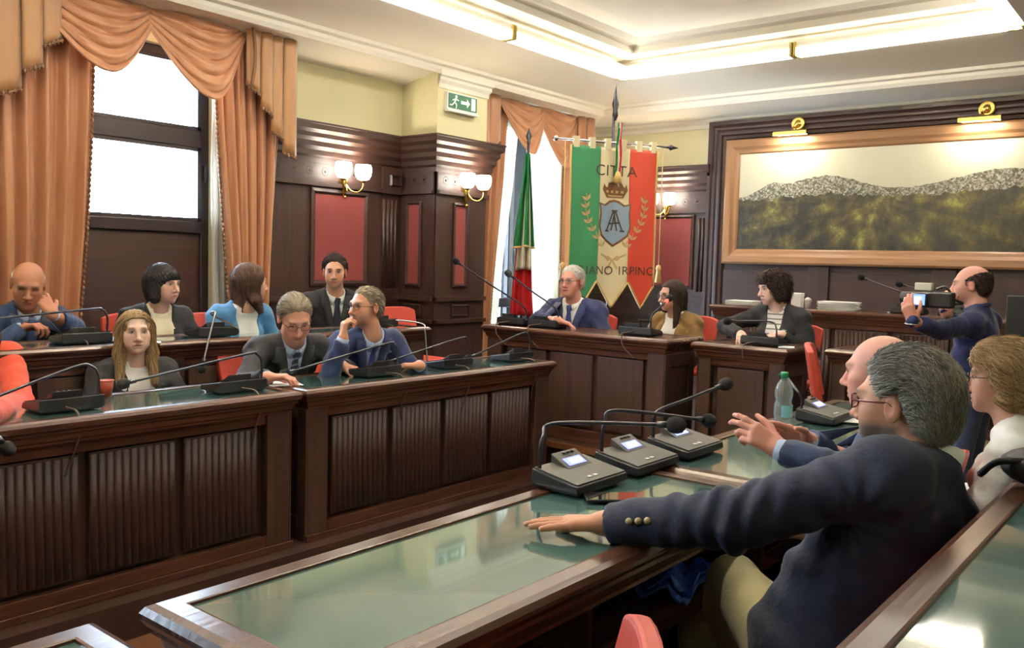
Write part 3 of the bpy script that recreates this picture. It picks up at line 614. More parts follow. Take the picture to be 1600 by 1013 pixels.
bflat('bow', [[(.52, 1.08), (.47, 1.04), (.44, 1.07), (.47, 1.10)], [(.52, 1.08), (.57, 1.04), (.60, 1.07), (.57, 1.10)], [(.51, 1.08), (.46, 1.17), (.48, 1.18), (.525, 1.09)], [(.53, 1.08), (.58, 1.17), (.56, 1.18), (.515, 1.09)]]+strokes([((.38, 1.03), (.47, 1.07)), ((.66, 1.03), (.57, 1.07))], .02), M_emb, .009)
def text_mesh(s, size):
    c = bpy.data.curves.new('txt', 'FONT'); c.body = s; c.size = size; c.align_x = 'CENTER'; c.resolution_u = 3; c.space_character = 1.08
    o = bpy.data.objects.new('txt', c); COL.objects.link(o); dg = bpy.context.evaluated_depsgraph_get(); m = bpy.data.meshes.new_from_object(o.evaluated_get(dg)); bpy.data.objects.remove(o); return m
def btext(s, size, cu, cv, nm):
    m = text_mesh(s, size)
    for v in m.vertices: v.co = Vector(bpt(cu+v.co.x/BWd, cv-v.co.y, .010))
    obj(nm, m, M_ink, t)
btext('CITTA', .15, .52, .27, 'upper_lettering'); btext('ARIANO IRPINO', .12, .52, 1.23, 'lower_lettering')
for u, m_ in ((-.06, 0), (1.07, 1)):
    obj('cord', MB().tube([bpt(u, -.05), bpt(u, 1.12)], .005, 6), M_gold, t, smooth=True)
    obj('tassel', MB().lathe([(.0, 0), (.02, -.01), (.028, -.04), (.02, -.06), (.034, -.18), (.0, -.18)], bpt(u, 1.12), n=10), M_gold, t, smooth=True)
# ------------------------------------------------------------------ council desks
NO = .045; T1 = .944
def reed_mesh(h, w, ax=0):
    m = MB(); k = 6; V = []
    for z in (0, h): V += [(w*.5*math.cos(a), -w*.28*math.sin(a), z) for a in np.linspace(0, math.pi, k)]
    m.add(V, [(i, i+1, k+i+1, k+i) for i in range(k-1)]+[tuple(range(k, 2*k)), tuple(range(k))[::-1]]); q = m.mesh('reed', True); fix_normals(q); return q
def desk(label, ex, ey, rotz, L, D, H, z, npan, reeds=True, shelf=True, woods=None, group='dark wood council desks', name='council_desk', single=True, glass=True):
    """(ex,ey): corner of the top edge at front-left as seen from the public side; L, D outer sizes of the top"""
    c, s = math.cos(rotz), math.sin(rotz); ox, oy = ex+c*NO-s*NO, ey+s*NO+c*NO
    L -= 2*NO; D -= 2*NO
    t = thing(name, label, 'desk', (ox, oy, z), rotz, group)
    # grain runs along local x for tops and rails
    wl_, wp = wood('x', 'desk_wood', (62, 36, 27), (92, 58, 43), .25, .0), wood('z', 'desk_front', (46, 29, 23), (70, 45, 34), .5, 0)
    pr = [(-.024, H-.014), (-.021, H-.001), (-.016, H), (.022, H), (.036, H-.006), (.044, H-.018), (.044, H-.028), (.036, H-.042), (.028, H-.046), (.028, H-.058), (.018, H-.064), (.010, H-.088), (.004, H-.094), (.004, H-.104), (-.03, H-.104)]
    obj('top_frame', MB().sweep(pr, [(0, 0), (0, D), (L, D), (L, 0)], closed=True, side=-1), wl_, t)
    if glass: obj('glass_top', MB().box((.018, .018, H-.022), (L-.018, D-.018, H-.006)), M_glass_top, t)
    else: obj('top_board', MB().box((.018, .018, H-.022), (L-.018, D-.018, H-.004)), wl_, t)
    zt = H-.104; sw_ = .13 if L > 1.4 else .09
    obj('back_board', MB().box((.02, .05, .02), (L-.02, .075, zt)), wp, t)
    for x0 in (0, L-sw_): obj('stile', MB().box((x0, 0, 0), (x0+sw_, .05, zt)), wp, t, bevel=.004)
    obj('top_rail', MB().box((sw_, .012, zt-.05), (L-sw_, .05, zt)), wl_, t, bevel=.003)
    obj('bottom_rail', MB().box((sw_, .004, 0), (L-sw_, .05, .085)), wl_, t, bevel=.003)
    obj('plinth', MB().box((-.015, -.018, 0), (L+.015, .0, .035)), wl_, t, bevel=.004)
    g = .042; pw = (L-2*sw_-g*(npan+1))/npan; ph0, ph1 = .105, zt-.058
    if reeds: nre = max(4, int(round(pw/.034))); rw = pw/nre; rm = reed_mesh(ph1-ph0-.02, rw*.86); rm.materials.append(wp)
    for i in range(npan):
        x0 = sw_+g+(pw+g)*i; p = obj('panel', MB().box((x0, .022, ph0), (x0+pw, .05, ph1)), wp, t, bevel=.004)
        if reeds:
            for k in range(nre):
                o = bpy.data.objects.new('reed', rm); COL.objects.link(o); o.parent = p; o.location = (x0+rw*(k+.5), .022, ph0+.01)
    for x0, x1 in ((0, .03), (L-.03, L)):
        obj('side_panel', MB().box((x0, .05, 0), (x1, D-.02, zt)), wp, t)
    for xs, xe in ((-.012, 0), (L, L+.012)):
        m = MB(); m.box((xs, 0, 0), (xe, .07, zt)); m.box((xs, D-.10, 0), (xe, D-.02, zt)); m.box((xs, .07, zt-.09), (xe, D-.1, zt)); m.box((xs, .07, 0), (xe, D-.1, .12)); obj('side_frame', m, wp, t, bevel=.004)
    if shelf:
        obj('shelf', MB().box((.03, .075, zt-.17), (L-.03, D-.03, zt-.15)), wl_, t); obj('shelf_lip', MB().box((.03, D-.04, zt-.185), (L-.03, D-.02, zt-.13)), wl_, t, bevel=.003)
        if npan > 2: obj('divider', MB().box((L/2-.012, .075, 0), (L/2+.012, D-.04, zt)), wp, t)
    return t
H90 = math.pi/2
desk('reeded front row desk at the left edge, before the blonde woman', -3.48, .60, H90, 2.08, .54, T1-.16, .16, 4)
desk('reeded front row desk before the two men in suits', -3.48, 2.70, H90, 2.10, .54, T1-.16, .16, 4)
T2 = 1.115
desk('raised second row desk in front of the eye rubbing man', -4.51, .42, H90, 2.06, .44, T2-.335, .335, 4, reeds=False)
desk('raised second row desk ending beside the empty red chair', -4.51, 2.50, H90, 2.13, .44, T2-.335, .335, 4, reeds=False)
TP = 1.12
desk('long presiding desk below the town banner', -4.46, 5.12, 0, 1.64, .52, TP-.33, .33, 3, reeds=False, glass=False)
desk('small desk of the curly haired woman', -2.79, 5.38, 0, .68, .52, 1.10-.33, .33, 1, reeds=False, glass=False)
q = at(1288, 545, 2, 1.08)
desk('plain desk half hidden behind the bald man', q[0], q[1], 0, .62, .5, 1.08-.33, .33, 1, reeds=False, glass=False)
bench = desk('tall long bench with papers below the painting', -3.72, 7.50, 0, 2.75, .5, 1.27-.33, .33, 5, reeds=True, shelf=False, name='clerks_bench', glass=False)
desk('glass topped desk under the outstretched hand', -1.54, 2.50, -H90, 1.69, .54, T1-.16, .16, 4)
desk('glass topped desk with the water bottle', -1.54, 4.56, -H90, 2.03, .54, T1-.16, .16, 4)
desk('glass topped desk cut by the lower left corner', -1.54, .73, -H90, 2.0, .54, T1-.16, .16, 4)
TR2 = 1.104
desk('rear glass topped desk at the lower right corner', -.38, 2.42, -H90, 2.03, .54, TR2-.32, .32, 4)
desk('rear glass topped desk at the right edge behind the woman in white', -.38, 4.48, -H90, 2.03, .54, TR2-.32, .32, 4)

# ------------------------------------------------------------------ chairs (sitter faces -y)
def make_chair():
    t = thing('red_chair', 'red chair', 'chair')
    P = np.zeros((8, 12, 3))
    o = obj('seat', MB().prism([(-.21, -.2), (.21, -.2), (.22, .2), (-.22, .2)], .42, .48), M_chair_red, t, bevel=.02)
    V = []
    for d in (0, .035):
        for i in range(7):
            for j in range(9):
                u = j/8*2-1; v = i/6; V.append((u*(.20+.025*v-.012*v**6), .20+d+.055*v-.03*u*u*(1-.2*v)*-1*-1+.0, .58+v*.30-.028*abs(u)**4*v))
    n = 63; F = [(i*9+j, i*9+j+1, (i+1)*9+j+1, (i+1)*9+j) for i in range(6) for j in range(8)]; F += [tuple(n+q for q in f) for f in F]
    rim = [j for j in range(9)]+[i*9+8 for i in range(1, 7)]+[54+j for j in range(7, -1, -1)]+[i*9 for i in range(5, 0, -1)]
    F += [(a, b, b+n, a+n) for a, b in zip(rim, rim[1:]+rim[:1])]
    obj('backrest', MB().add(V, F), M_chair_red, t, bevel=.008)
    for s in (-1, 1):
        obj('leg', MB().tube([(s*.19, -.18, .43), (s*.20, -.21, 0)], .016, 8), M_chair_leg, t, smooth=True)
        obj('leg', MB().tube([(s*.20, .24, .62), (s*.20, .20, .45), (s*.205, .25, 0)], .016, 8), M_chair_leg, t, smooth=True)
    obj('stretcher', MB().tube([(-.2, .22, .2), (.2, .22, .2)], .01, 6), M_chair_leg, t, smooth=True)
    return t
_chair0 = [make_chair(), True]
def chair(x, y, z, rotz, label):
    if _chair0[1]: o = _chair0[0]; _chair0[1] = False; o.location = (x, y, z); o.rotation_euler = (0, 0, rotz); o['label'] = label; o['group'] = 'red council chairs'; return o
    return dup(_chair0[0], (x, y, z), rotz, label, 'red council chairs')

# ------------------------------------------------------------------ conference microphones (sitter at +y)
M_lcd = mat('lcd_blue', srgb(110, 120, 240), .3, emit=srgb(120, 130, 255), estr=1.1); M_lcdw = mat('lcd_white', srgb(230, 235, 255), .3, emit=srgb(225, 230, 255), estr=1.3); M_redlight = mat('red_ring', srgb(235, 30, 25), .3, emit=(1, .05, .03, 1), estr=3)
M_cable = mat('cable_brown', srgb(70, 52, 44), .6)
def mic_unit(label, x, y, z, rotz, goose, head=True, cable=None, lit=True, dark=True, ring=False, group='conference microphone units', rod=M_gun, sc=1.0):
    t = thing('microphone_unit', label, 'microphone', (x, y, z), rotz, group)
    w, d = .135*sc, .085*sc; m = M_black if dark else M_grey_plastic
    V = [(-w, -d, .012), (w, -d, .012), (w, d, .008), (-w, d, .008), (-w*.97, -d*.97, .058), (w*.97, -d*.97, .058), (w*.97, d*.97, .030), (-w*.97, d*.97, .030), (-w*.9, -d*.9, 0), (w*.9, -d*.9, 0), (w*.9, d*.9, 0), (-w*.9, d*.9, 0)]
    obj('base', MB().add(V, [(4, 5, 6, 7), (0, 1, 5, 4), (1, 2, 6, 5), (2, 3, 7, 6), (3, 0, 4, 7), (8, 11, 10, 9), (8, 9, 1, 0), (9, 10, 2, 1), (10, 11, 3, 2), (11, 8, 0, 3)]), M_black if dark else M_black, t, bevel=.004)
    sl = lambda yy: .058+(.030-.058)*(yy+d*.97)/(2*d*.97)
    obj('top_plate', MB().add([(-w*.93, -d*.9, sl(-d*.9)+.001), (w*.93, -d*.9, sl(-d*.9)+.001), (w*.93, d*.92, sl(d*.92)+.001), (-w*.93, d*.92, sl(d*.92)+.001), (-w*.93, -d*.9, sl(-d*.9)+.005), (w*.93, -d*.9, sl(-d*.9)+.005), (w*.93, d*.92, sl(d*.92)+.005), (-w*.93, d*.92, sl(d*.92)+.005)], [(4, 5, 6, 7), (0, 1, 5, 4), (1, 2, 6, 5), (2, 3, 7, 6), (3, 0, 4, 7)]), M_grey_plastic if not dark else M_black, t)
    a, b = -w*.62, w*.30; y0, y1 = -d*.95, -d*.15
    hs = obj('display_housing', MB().add([(a, y0, .055), (b, y0, .055), (b, y1, .045), (a, y1, .045), (a, y0, .088), (b, y0, .088), (b, y1, .052), (a, y1, .052)], [(4, 5, 6, 7), (0, 1, 5, 4), (1, 2, 6, 5), (2, 3, 7, 6), (3, 0, 4, 7)]), M_grey_plastic if not dark else M_black, t, bevel=.003)
    if lit:
        n = np.array([0, .036, .0]); f = lambda u, v, o: (a+(b-a)*u, y0+(y1-y0)*v, .088+(.052-.088)*v+o)
        obj('screen', MB().add([f(.16, .45, .002), (f(.88, .45, .002)), f(.88, .88, .002), f(.16, .88, .002)], [(0, 1, 2, 3)]), M_lcd, hs)
        obj('screen_text', MB().add([f(.26, .55, .003), (f(.70, .55, .003)), f(.70, .80, .003), f(.26, .80, .003)], [(0, 1, 2, 3)]), M_lcdw, hs)
        for k in range(3): obj('button', MB().lathe([(.006, 0), (.006, .003), (0, .003)], (a+.03+.022*k, y0+.012, .083), n=8), M_black, hs)
    if not dark:
        for k in range(2): obj('button', MB().box((-.01+.03*k, d*.55, sl(d*.55)+.004), (.008+.03*k, d*.7, sl(d*.6)+.006)), M_paper, t)
    if goose is not None:
        g = bez(goose, 8); obj('gooseneck', MB().tube(g, [.011 if i < 3 else .0062 for i in range(len(g))], 8), rod, t, smooth=True)
        if head:
            e, p = np.array(g[-1]), np.array(g[-3]); dv = (e-p)/np.linalg.norm(e-p)
            obj('collar', MB().tube([e-dv*.02, e+dv*.012], .0105, 8), M_redlight if ring else M_gun, t, smooth=True)
            obj('foam_head', MB().tube([e+dv*q for q in (.008, .014, .024, .04, .054, .062, .066)], [.010, .020, .0245, .0255, .022, .012, .002], 12), M_foam, t, smooth=True)
    if cable is not None: obj('cable', MB().tube(bez(cable, 6), .0045, 6), M_cable, t, smooth=True)
    return t
def loc_of(t_loc, rotz, p):           # world point -> local point of a unit
    d = np.array(p, float)-np.array(t_loc, float); c, s = math.cos(-rotz), math.sin(-rotz); return (c*d[0]-s*d[1], s*d[0]+c*d[1], d[2])
# front row on the window side: arm rises at the sitter's left and reaches across
cab = lambda dy, k: [(-.02, -.08, .03), (-.03+.02*k, -dy*.6, .02), (-.03+.03*k, -dy-.035, .012), (-.03+.04*k, -dy-.058, -.06), (-.05+.04*k, -dy-.04, -.16), (-.08+.06*k, -dy-.035, -.24)]
for i, (px, py, lab, hx, hy, hd) in enumerate(((105, 640, 'black microphone unit before the orange sleeve at the left', -30, 630, 3.35), (357, 608, 'black microphone unit between blonde woman and man looking down', 205, 597, 3.98), (567, 583, 'black microphone unit under the pensive man in navy', 455, 592, 4.65), (693, 572, 'black microphone unit right of the pensive man', 604, 582, 5.2), (805, 563, 'black microphone unit at the far end of the front row desk', 738, 570, 5.65))):
    p = at(px, py, 2, T1); L0 = (-3.72, p[1], T1); h = loc_of(L0, H90, atd(hx, hy, hd)); h = (h[0], h[1], max(h[2], .05))
    dy = .72-.48
    mic_unit(lab, *L0, H90, [(.11, -.06, .03), (.115, -.06, .13), (.09, -.055, .175), (.02, -.04, .175), h], cable=cab(.15, i % 3))
L0 = (-3.72, .93, T1); h = loc_of(L0, H90, at(2, 690, 0, -3.43))
mic_unit('microphone unit outside the left edge whose foam tip hangs over the front', *L0, H90, [(.11, -.06, .03), (.115, -.08, .12), (.14, -.16, .16), (.5*h[0]+.07, -.26, .10), h])
# second row
for i, (px, lab, drop) in enumerate(((100, 'black microphone unit in front of the eye rubbing man', None), (312, 'black microphone unit on second row desk beside the blue jacket', (318, 566)), (612, 'black microphone unit by the empty red chair', (668, 570)))):
    y = [2.17, 2.95, 4.28][i]; L0 = (-4.72, y, T2)
    if drop: e = loc_of(L0, H90, at(drop[0], drop[1], 0, -4.40)); m_ = loc_of(L0, H90, at(drop[0]+(18 if i == 1 else -4), drop[1]-76 if i == 1 else drop[1]-52, 0, -4.44)); g = [(.11, -.06, .03), (.11, -.10, .05), (m_[0], m_[1]+.03, max(m_[2]-.01, .03)), m_, tuple(.5*np.array(m_)+.5*np.array(e)), e]
    else: g = [(.11, -.06, .03), (.115, -.06, .13), (.09, -.055, .175), (.02, -.04, .178), (-.52, .02, .13)]
    mic_unit(lab, *L0, H90, g, cable=cab(.10, i) if i != 1 else None, rod=M_chrome if drop else M_gun)
# presiding desks
for px, lab, tip, dep, dx in ((728, 'black microphone unit with tall stem at left end of presiding desk', (718, 412), 6.45, 0), (832, 'black microphone unit beside the man at the presiding desk', (800, 432), 6.5, 0), (1008, 'black microphone unit before the secretary in brown', (1042, 470), 6.15, 1)):
    p = at(px, 506, 1, 5.40); L0 = ({728: -4.28, 832: -3.97, 1008: -3.16}[px], 5.34, TP); h = loc_of(L0, 0, atd(*tip, dep)); s = .11
    mic_unit(lab, *L0, 0, [(s, -.05, .03), (s+.003, -.05, .14), tuple(np.array([s, -.05, .14])*.45+np.array(h)*.55), h], cable=[(.0, -.08, .03), (-.02, -.20, .02), (.0, -.245, .01), (.02, -.262, -.06), (.10, -.24, -.14)], ring=dx == 1)
L0 = (-2.36, 5.60, 1.10); h = loc_of(L0, 0, atd(1143, 502, 5.62))
mic_unit('black microphone unit on the curly haired woman\'s small desk', *L0, 0, [(.10, -.05, .03), (.10, -.05, .12), (.05, -.05, .16), h], cable=[(0, -.08, .02), (-.03, -.16, .02), (-.04, -.245, .0), (-.03, -.255, -.08)])
# near row: grey units with lit screens
for i, (y, lab, tip, dep) in enumerate(((2.14, 'grey microphone unit with lit screen nearest the hand on the desk', (1037, 664), 2.55), (2.47, 'middle grey microphone unit of the three with lit screens', (1095, 656), 3.05), (2.80, 'grey microphone unit with long raised stem beside the glass desk joint', (1125, 604), 3.3))):
    L0 = (-1.455, y, T1); h = loc_of(L0, -H90, atd(*tip, dep))
    g = [(.115, -.065, .03), (.117, -.065, .10), (.105, -.063, .15), (.05, -.055, .185), h] if i != 2 else [(.115, -.065, .03), (.117, -.065, .10), (.10, -.06, .15), tuple(np.array([.10, -.06, .15])*.5+np.array(h)*.5), h]
    mic_unit(lab, *L0, -H90, g, dark=False, rod=M_gun)
mic_unit('grey microphone unit with blue screen behind the water bottle', -1.33, 3.86, T1, -H90, [(.115, -.065, .03), (.117, -.065, .10), (.105, -.10, .14), (-.10, -.22, .16), (-.22, -.28, .15)], dark=False)
# clerks' bench
for px, py, tip, lab, k in ((1412, 512, (1352, 436), 'tall thin microphone leaning over the clerks bench', 0), (1432, 470, (1412, 446), 'short microphone on the bench behind the camcorder', 1)):
    L0 = (at(px, py, 1, 7.60)[0]+.02+.28*k, 7.66, 1.27); h = loc_of(L0, 0, at(*tip, 1, 7.52))
    mic_unit(lab, *L0, 0, [(.11, -.05, .03), (.105, -.05, .12), tuple(np.array([.105, -.05, .12])*.5+np.array(h)*.5), h], lit=False)

# ------------------------------------------------------------------ small things on the desks
def pet():
    m = bpy.data.materials.new('bottle_plastic'); m.use_nodes = True; nt = m.node_tree; nt.nodes.remove(nt.nodes['Principled BSDF'])
    t = nt.nodes.new('ShaderNodeBsdfTransparent'); t.inputs[0].default_value = (.93, .98, .97, 1); g = nt.nodes.new('ShaderNodeBsdfGlossy'); g.inputs['Roughness'].default_value = .06
    f = nt.nodes.new('ShaderNodeFresnel'); f.inputs[0].default_value = 1.33; mx = nt.nodes.new('ShaderNodeMixShader')
    nt.links.new(f.outputs[0], mx.inputs[0]); nt.links.new(t.outputs[0], mx.inputs[1]); nt.links.new(g.outputs[0], mx.inputs[2]); df = nt.nodes.new('ShaderNodeBsdfDiffuse'); df.inputs[0].default_value = (.9, .95, .95, 1); m2 = nt.nodes.new('ShaderNodeMixShader'); m2.inputs[0].default_value = .16; nt.links.new(mx.outputs[0], m2.inputs[1]); nt.links.new(df.outputs[0], m2.inputs[2]); nt.links.new(m2.outputs[0], nt.nodes['Material Output'].inputs[0]); return m
b = at(1222, 672, 2, T1); t = thing('water_bottle', 'clear plastic water bottle with green cap on the desk', 'bottle', b)
obj('body', MB().lathe([(.0, .004), (.028, 0), (.036, .008), (.037, .04), (.034, .05), (.037, .06), (.037, .105), (.033, .115), (.031, .125), (.036, .14), (.037, .16), (.033, .18), (.022, .20), (.014, .212), (.0135, .222)], n=20), pet(), t, smooth=True)
obj('cap', MB().lathe([(.0155, .216), (.0155, .236), (.013, .240), (0, .240)], n=16), mat('cap_green', srgb(36, 140, 84), .4), t, smooth=True)
lab = MB(); k = 10; V = [(.0378*math.cos(a), .0378*math.sin(a), z) for z in (.058, .106) for a in np.linspace(R_(-80), R_(40), k)]; lab.add(V, [(i, i+1, k+i+1, k+i) for i in range(k-1)])
obj('label_wrap', lab, mat('bottle_label', srgb(150, 214, 224), .4), t)
def sheet(label, p, w, d, rz, n=1, z=0, cat='papers', m_=M_paper, h=.0012, name='paper_sheet'):
    t_ = thing(name, label, cat, (p[0], p[1], p[2]+z), rz)
    for i in range(n):
        a = random.uniform(-.12, .12) if i else 0; ca, sa = math.cos(a), math.sin(a); pts = [(-w/2, -d/2), (w/2, -d/2), (w/2, d/2), (-w/2, d/2)]
        obj('sheet', MB().prism([(x*ca-y*sa, x*sa+y*ca) for x, y in pts], i*h*1.3, i*h*1.3+h), m_, t_)
    return t_
sheet('white papers on the desk beside the grey microphone unit', at(1318, 652, 2, T1), .21, .30, .3, 3)
sheet('folded white paper on desk in front of the pensive man', at(600, 577, 2, T1), .12, .2, .5, 2)
sheet('pale papers on the desk edge before the man looking down', at(440, 598, 2, T1), .16, .26, 1.2, 2)
sheet('pale blue papers on second row desk beside the black haired woman', at(165, 531, 2, T2), .2, .28, .2, 2, m_=mat('paper_blue', srgb(150, 176, 214), .6))
sheet('white note on the small desk beside the curly haired woman', np.array([-2.19, 5.56, 1.10]), .10, .14, .4, 2)
for x, w, n, lab_, rz in ((at(1160, 466, 1, 7.7)[0], .26, 8, 'low stack of white papers at the left end of the clerks bench', .1), (at(1310, 476, 1, 7.7)[0], .32, 14, 'spread pile of white papers in the middle of the clerks bench', .15), (at(1402, 484, 1, 7.7)[0], .10, 2, 'small white note on the clerks bench by the thin microphone', .0)):
    sheet(lab_, (x, 7.72, 1.27), w, .22, rz, n, h=.004)
c = at(1244, 474, 1, 7.72); t = thing('white_carton', 'small white carton behind the curly haired woman', 'carton', (c[0], 7.75, 1.27))
obj('box', MB().box((-.045, -.04, 0), (.045, .04, .13)), M_paper, t, bevel=.004); obj('box_lid', MB().box((-.047, -.042, .10), (.047, .042, .132)), M_paper, t, bevel=.004)
c = at(1262, 478, 1, 7.68); t = thing('paper_cup', 'small white paper cup on the clerks bench', 'cup', (c[0], 7.68, 1.27)); obj('cup', MB().lathe([(.02, 0), (.03, .075), (.032, .078), (.028, .075), (.018, .004), (0, .004)], n=14), M_paper, t, smooth=True); obj('cone_lid', MB().lathe([(.033, .078), (.02, .09), (0, .1)], n=14), M_paper, t, smooth=True)
c = at(1592, 545, 1, 6.9); t = thing('dark_monitor', 'dark screen at the right edge behind the cameraman', 'monitor', (c[0]+.16, 6.9, .33)); obj('panel', MB().box((-.25, -.02, .72), (.25, .02, 1.14)), M_black, t, bevel=.006); obj('stand', MB().box((-.03, .0, .02), (.03, .04, .75)), M_black, t); obj('foot', MB().box((-.16, -.12, 0), (.16, .16, .02)), M_black, t)
p = at(955, 780, 2, T1); t = thing('phone', 'dark glossy phone lying on the desk beside the hand', 'phone', p, .75); obj('case', MB().box((-.075, -.042, 0), (.075, .042, .009)), M_black, t, bevel=.003); obj('screen', MB().box((-.072, -.039, .009), (.072, .039, .0095)), mat('phone_glass', srgb(20, 22, 24), .03, coat=1), t)
t = thing('blue_folder', 'crumpled blue plastic folder on the shelf under the desk', 'folder', (-1.17, 2.16, .70), 0)
fm = np.zeros((12, 12, 3)); rr = np.random.RandomState(3)
for i in range(12):
    for j in range(12): fm[i, j] = (-.09+.20*i/11, -.12+.24*j/11, .012+.022*rr.rand()+.02*math.sin(i*.9+j*.6))
o = obj('cover', MB().grid(fm), mat('blue_plastic', srgb(76, 116, 220), .35, coat=.2), t, recalc=False); sd = o.modifiers.new('s', 'SOLIDIFY'); sd.thickness = .006
o = obj('flap', MB().grid(fm[::-1]*np.array([.9, .9, 1])+np.array([.01, 0, .03])), MATS['blue_plastic'], t, recalc=False); sd = o.modifiers.new('s', 'SOLIDIFY'); sd.thickness = .004
c = at(133, 607, 2, T1+.02); t = thing('red_cup', 'small red cup behind the leftmost microphone unit', 'cup', (-3.94, c[1]+.03, T1-.006)); obj('cup', MB().lathe([(.022, 0), (.030, .075), (.027, .075), (.02, .006), (0, .006)], n=14), mat('cup_red', srgb(170, 66, 44), .4), t, smooth=True); obj('rim', MB().lathe([(.030, .072), (.033, .075), (.030, .079), (.027, .075)], n=14), MATS['cup_red'], t, smooth=True)
c = at(1600, 762, 2, TR2); t = thing('black_bag', 'black soft bag on the rear desk at the right edge', 'bag', (c[0]+.08, c[1]+.02, TR2))
V = MB(); V.sphere((0, 0, .05), (.14, .09, .055), 16, 10); obj('bag_body', V, mat('bag_black', srgb(20, 20, 22), .6, bump=((30, 30, 30), .4)), t, smooth=True)
obj('strap', MB().tube(bez([(-.06, -.05, .07), (-.13, -.06, .06), (-.17, -.03, .02), (-.18, .05, .008)], 6), .009, 6), MATS['bag_black'], t, smooth=True)
# ------------------------------------------------------------------ soft-body modelling: smooth unions of simple volumes meshed by surface nets
def A_(*v): return np.array(v, float)
def nrm(v): v = np.asarray(v, float); return v/(np.linalg.norm(v)+1e-12)
def rcone(a, b, ra, rb=None, k=.02, op='u'):
    a, b = A_(*a), A_(*b); rb = ra if rb is None else rb; ba = b-a; l2 = ba@ba+1e-12
    def f(x, y, z):
        t = np.clip(((x-a[0])*ba[0]+(y-a[1])*ba[1]+(z-a[2])*ba[2])/l2, 0, 1)
        return np.sqrt((x-a[0]-ba[0]*t)**2+(y-a[1]-ba[1]*t)**2+(z-a[2]-ba[2]*t)**2)-(ra+(rb-ra)*t)
    r = max(ra, rb); return (f, np.minimum(a, b)-r, np.maximum(a, b)+r, k, op)
def ell(c, r, M=None, k=.02, op='u'):
    c, r = A_(*c), A_(*r); M = np.eye(3) if M is None else M      # rows of M: local axes
    def f(x, y, z):
        X, Y, Z = x-c[0], y-c[1], z-c[2]; p = [(M[i][0]*X+M[i][1]*Y+M[i][2]*Z) for i in range(3)]
        k0 = np.sqrt(sum((p[i]/r[i])**2 for i in range(3)))+1e-9; k1 = np.sqrt(sum((p[i]/r[i]**2)**2 for i in range(3)))+1e-9
        return k0*(k0-1)/k1
    e = np.sqrt(((M*r[:, None])**2).sum(0)); return (f, c-e, c+e, k, op)
def custom(f, lo, hi): return (f, A_(*lo), A_(*hi), 0, 'c')
def _apply(D, prim, x, y, z):
    f, lo, hi, k, op = prim
    if op == 'c': return f(x, y, z, D)
    d = f(x, y, z)
    if op == 'u': h = np.clip(.5+.5*(D-d)/k, 0, 1); return D+(d-D)*h-k*h*(1-h)
    d = -d; h = np.clip(.5-.5*(D-d)/k, 0, 1); return D+(d-D)*h+k*h*(1-h)
def evalp(prims, P):
    x, y, z = P[..., 0], P[..., 1], P[..., 2]; D = np.full(x.shape, 1e3)
    for p in prims: D = _apply(D, p, x, y, z)
    return D
def sdf_mesh(prims, h, bounds=None):
    us = [p for p in prims if p[4] == 'u']
    lo = np.min([p[1]-p[3] for p in us], 0)-2*h; hi = np.max([p[2]+p[3] for p in us], 0)+2*h
    if bounds is not None: lo = np.maximum(lo, bounds[0]); hi = np.minimum(hi, bounds[1])
    n = np.ceil((hi-lo)/h).astype(int)+1; ax = [lo[i]+h*np.arange(n[i]) for i in range(3)]; D = np.full(n, 1e3, np.float32)
    for p in prims:
        m = p[3]+2.5*h; i0 = np.maximum(np.floor((p[1]-m-lo)/h).astype(int), 0); i1 = np.minimum(np.ceil((p[2]+m-lo)/h).astype(int)+1, n)
        if (i1 <= i0).any(): continue
        s = tuple(slice(a, b) for a, b in zip(i0, i1))
        D[s] = _apply(D[s], p, ax[0][s[0]][:, None, None], ax[1][s[1]][None, :, None], ax[2][s[2]][None, None, :])
    S = D < 0; c = np.zeros(n-1, np.int8)
    for dx in (0, 1):
        for dy in (0, 1):
            for dz in (0, 1): c += S[dx:n[0]-1+dx, dy:n[1]-1+dy, dz:n[2]-1+dz]
    act = np.argwhere((c > 0) & (c < 8)); i, j, k = act.T; acc = np.zeros((len(act), 3)); cnt = np.zeros(len(act)); C = [(a, b, d) for a in (0, 1) for b in (0, 1) for d in (0, 1)]
    vals = {q: D[i+q[0], j+q[1], k+q[2]].astype(float) for q in C}
    for q in C:
        for axi in range(3):
            if q[axi]: continue
            q2 = list(q); q2[axi] = 1; q2 = tuple(q2); a, b = vals[q], vals[q2]; m = (a < 0) != (b < 0)
            t = a[m]/(a[m]-b[m]); pos = np.tile(np.array(q, float), (m.sum(), 1)); pos[:, axi] = t; acc[m] += pos; cnt[m] += 1
    V = lo+h*(act+acc/cnt[:, None]); ID = np.full(n-1, -1, np.int64); ID[i, j, k] = np.arange(len(act)); F = []
    for axi in range(3):
        o1, o2 = [(1, 2), (2, 0), (0, 1)][axi]; sl0 = [slice(None)]*3; sl1 = [slice(None)]*3; sl0[axi] = slice(0, -1); sl1[axi] = slice(1, None)
        a, b = S[tuple(sl0)], S[tuple(sl1)]; e = np.argwhere(a != b); ok = (e[:, o1] > 0) & (e[:, o2] > 0) & (e[:, o1] < n[o1]-1) & (e[:, o2] < n[o2]-1); e = e[ok]
        ins = a[tuple(e.T)]
        def cid(d1, d2): q = e.copy(); q[:, o1] -= d1; q[:, o2] -= d2; return ID[tuple(q.T)]
        f = np.stack([cid(1, 1), cid(0, 1), cid(0, 0), cid(1, 0)], 1); f[~ins] = f[~ins][:, ::-1]; F.append(f)
    return V, np.concatenate(F)
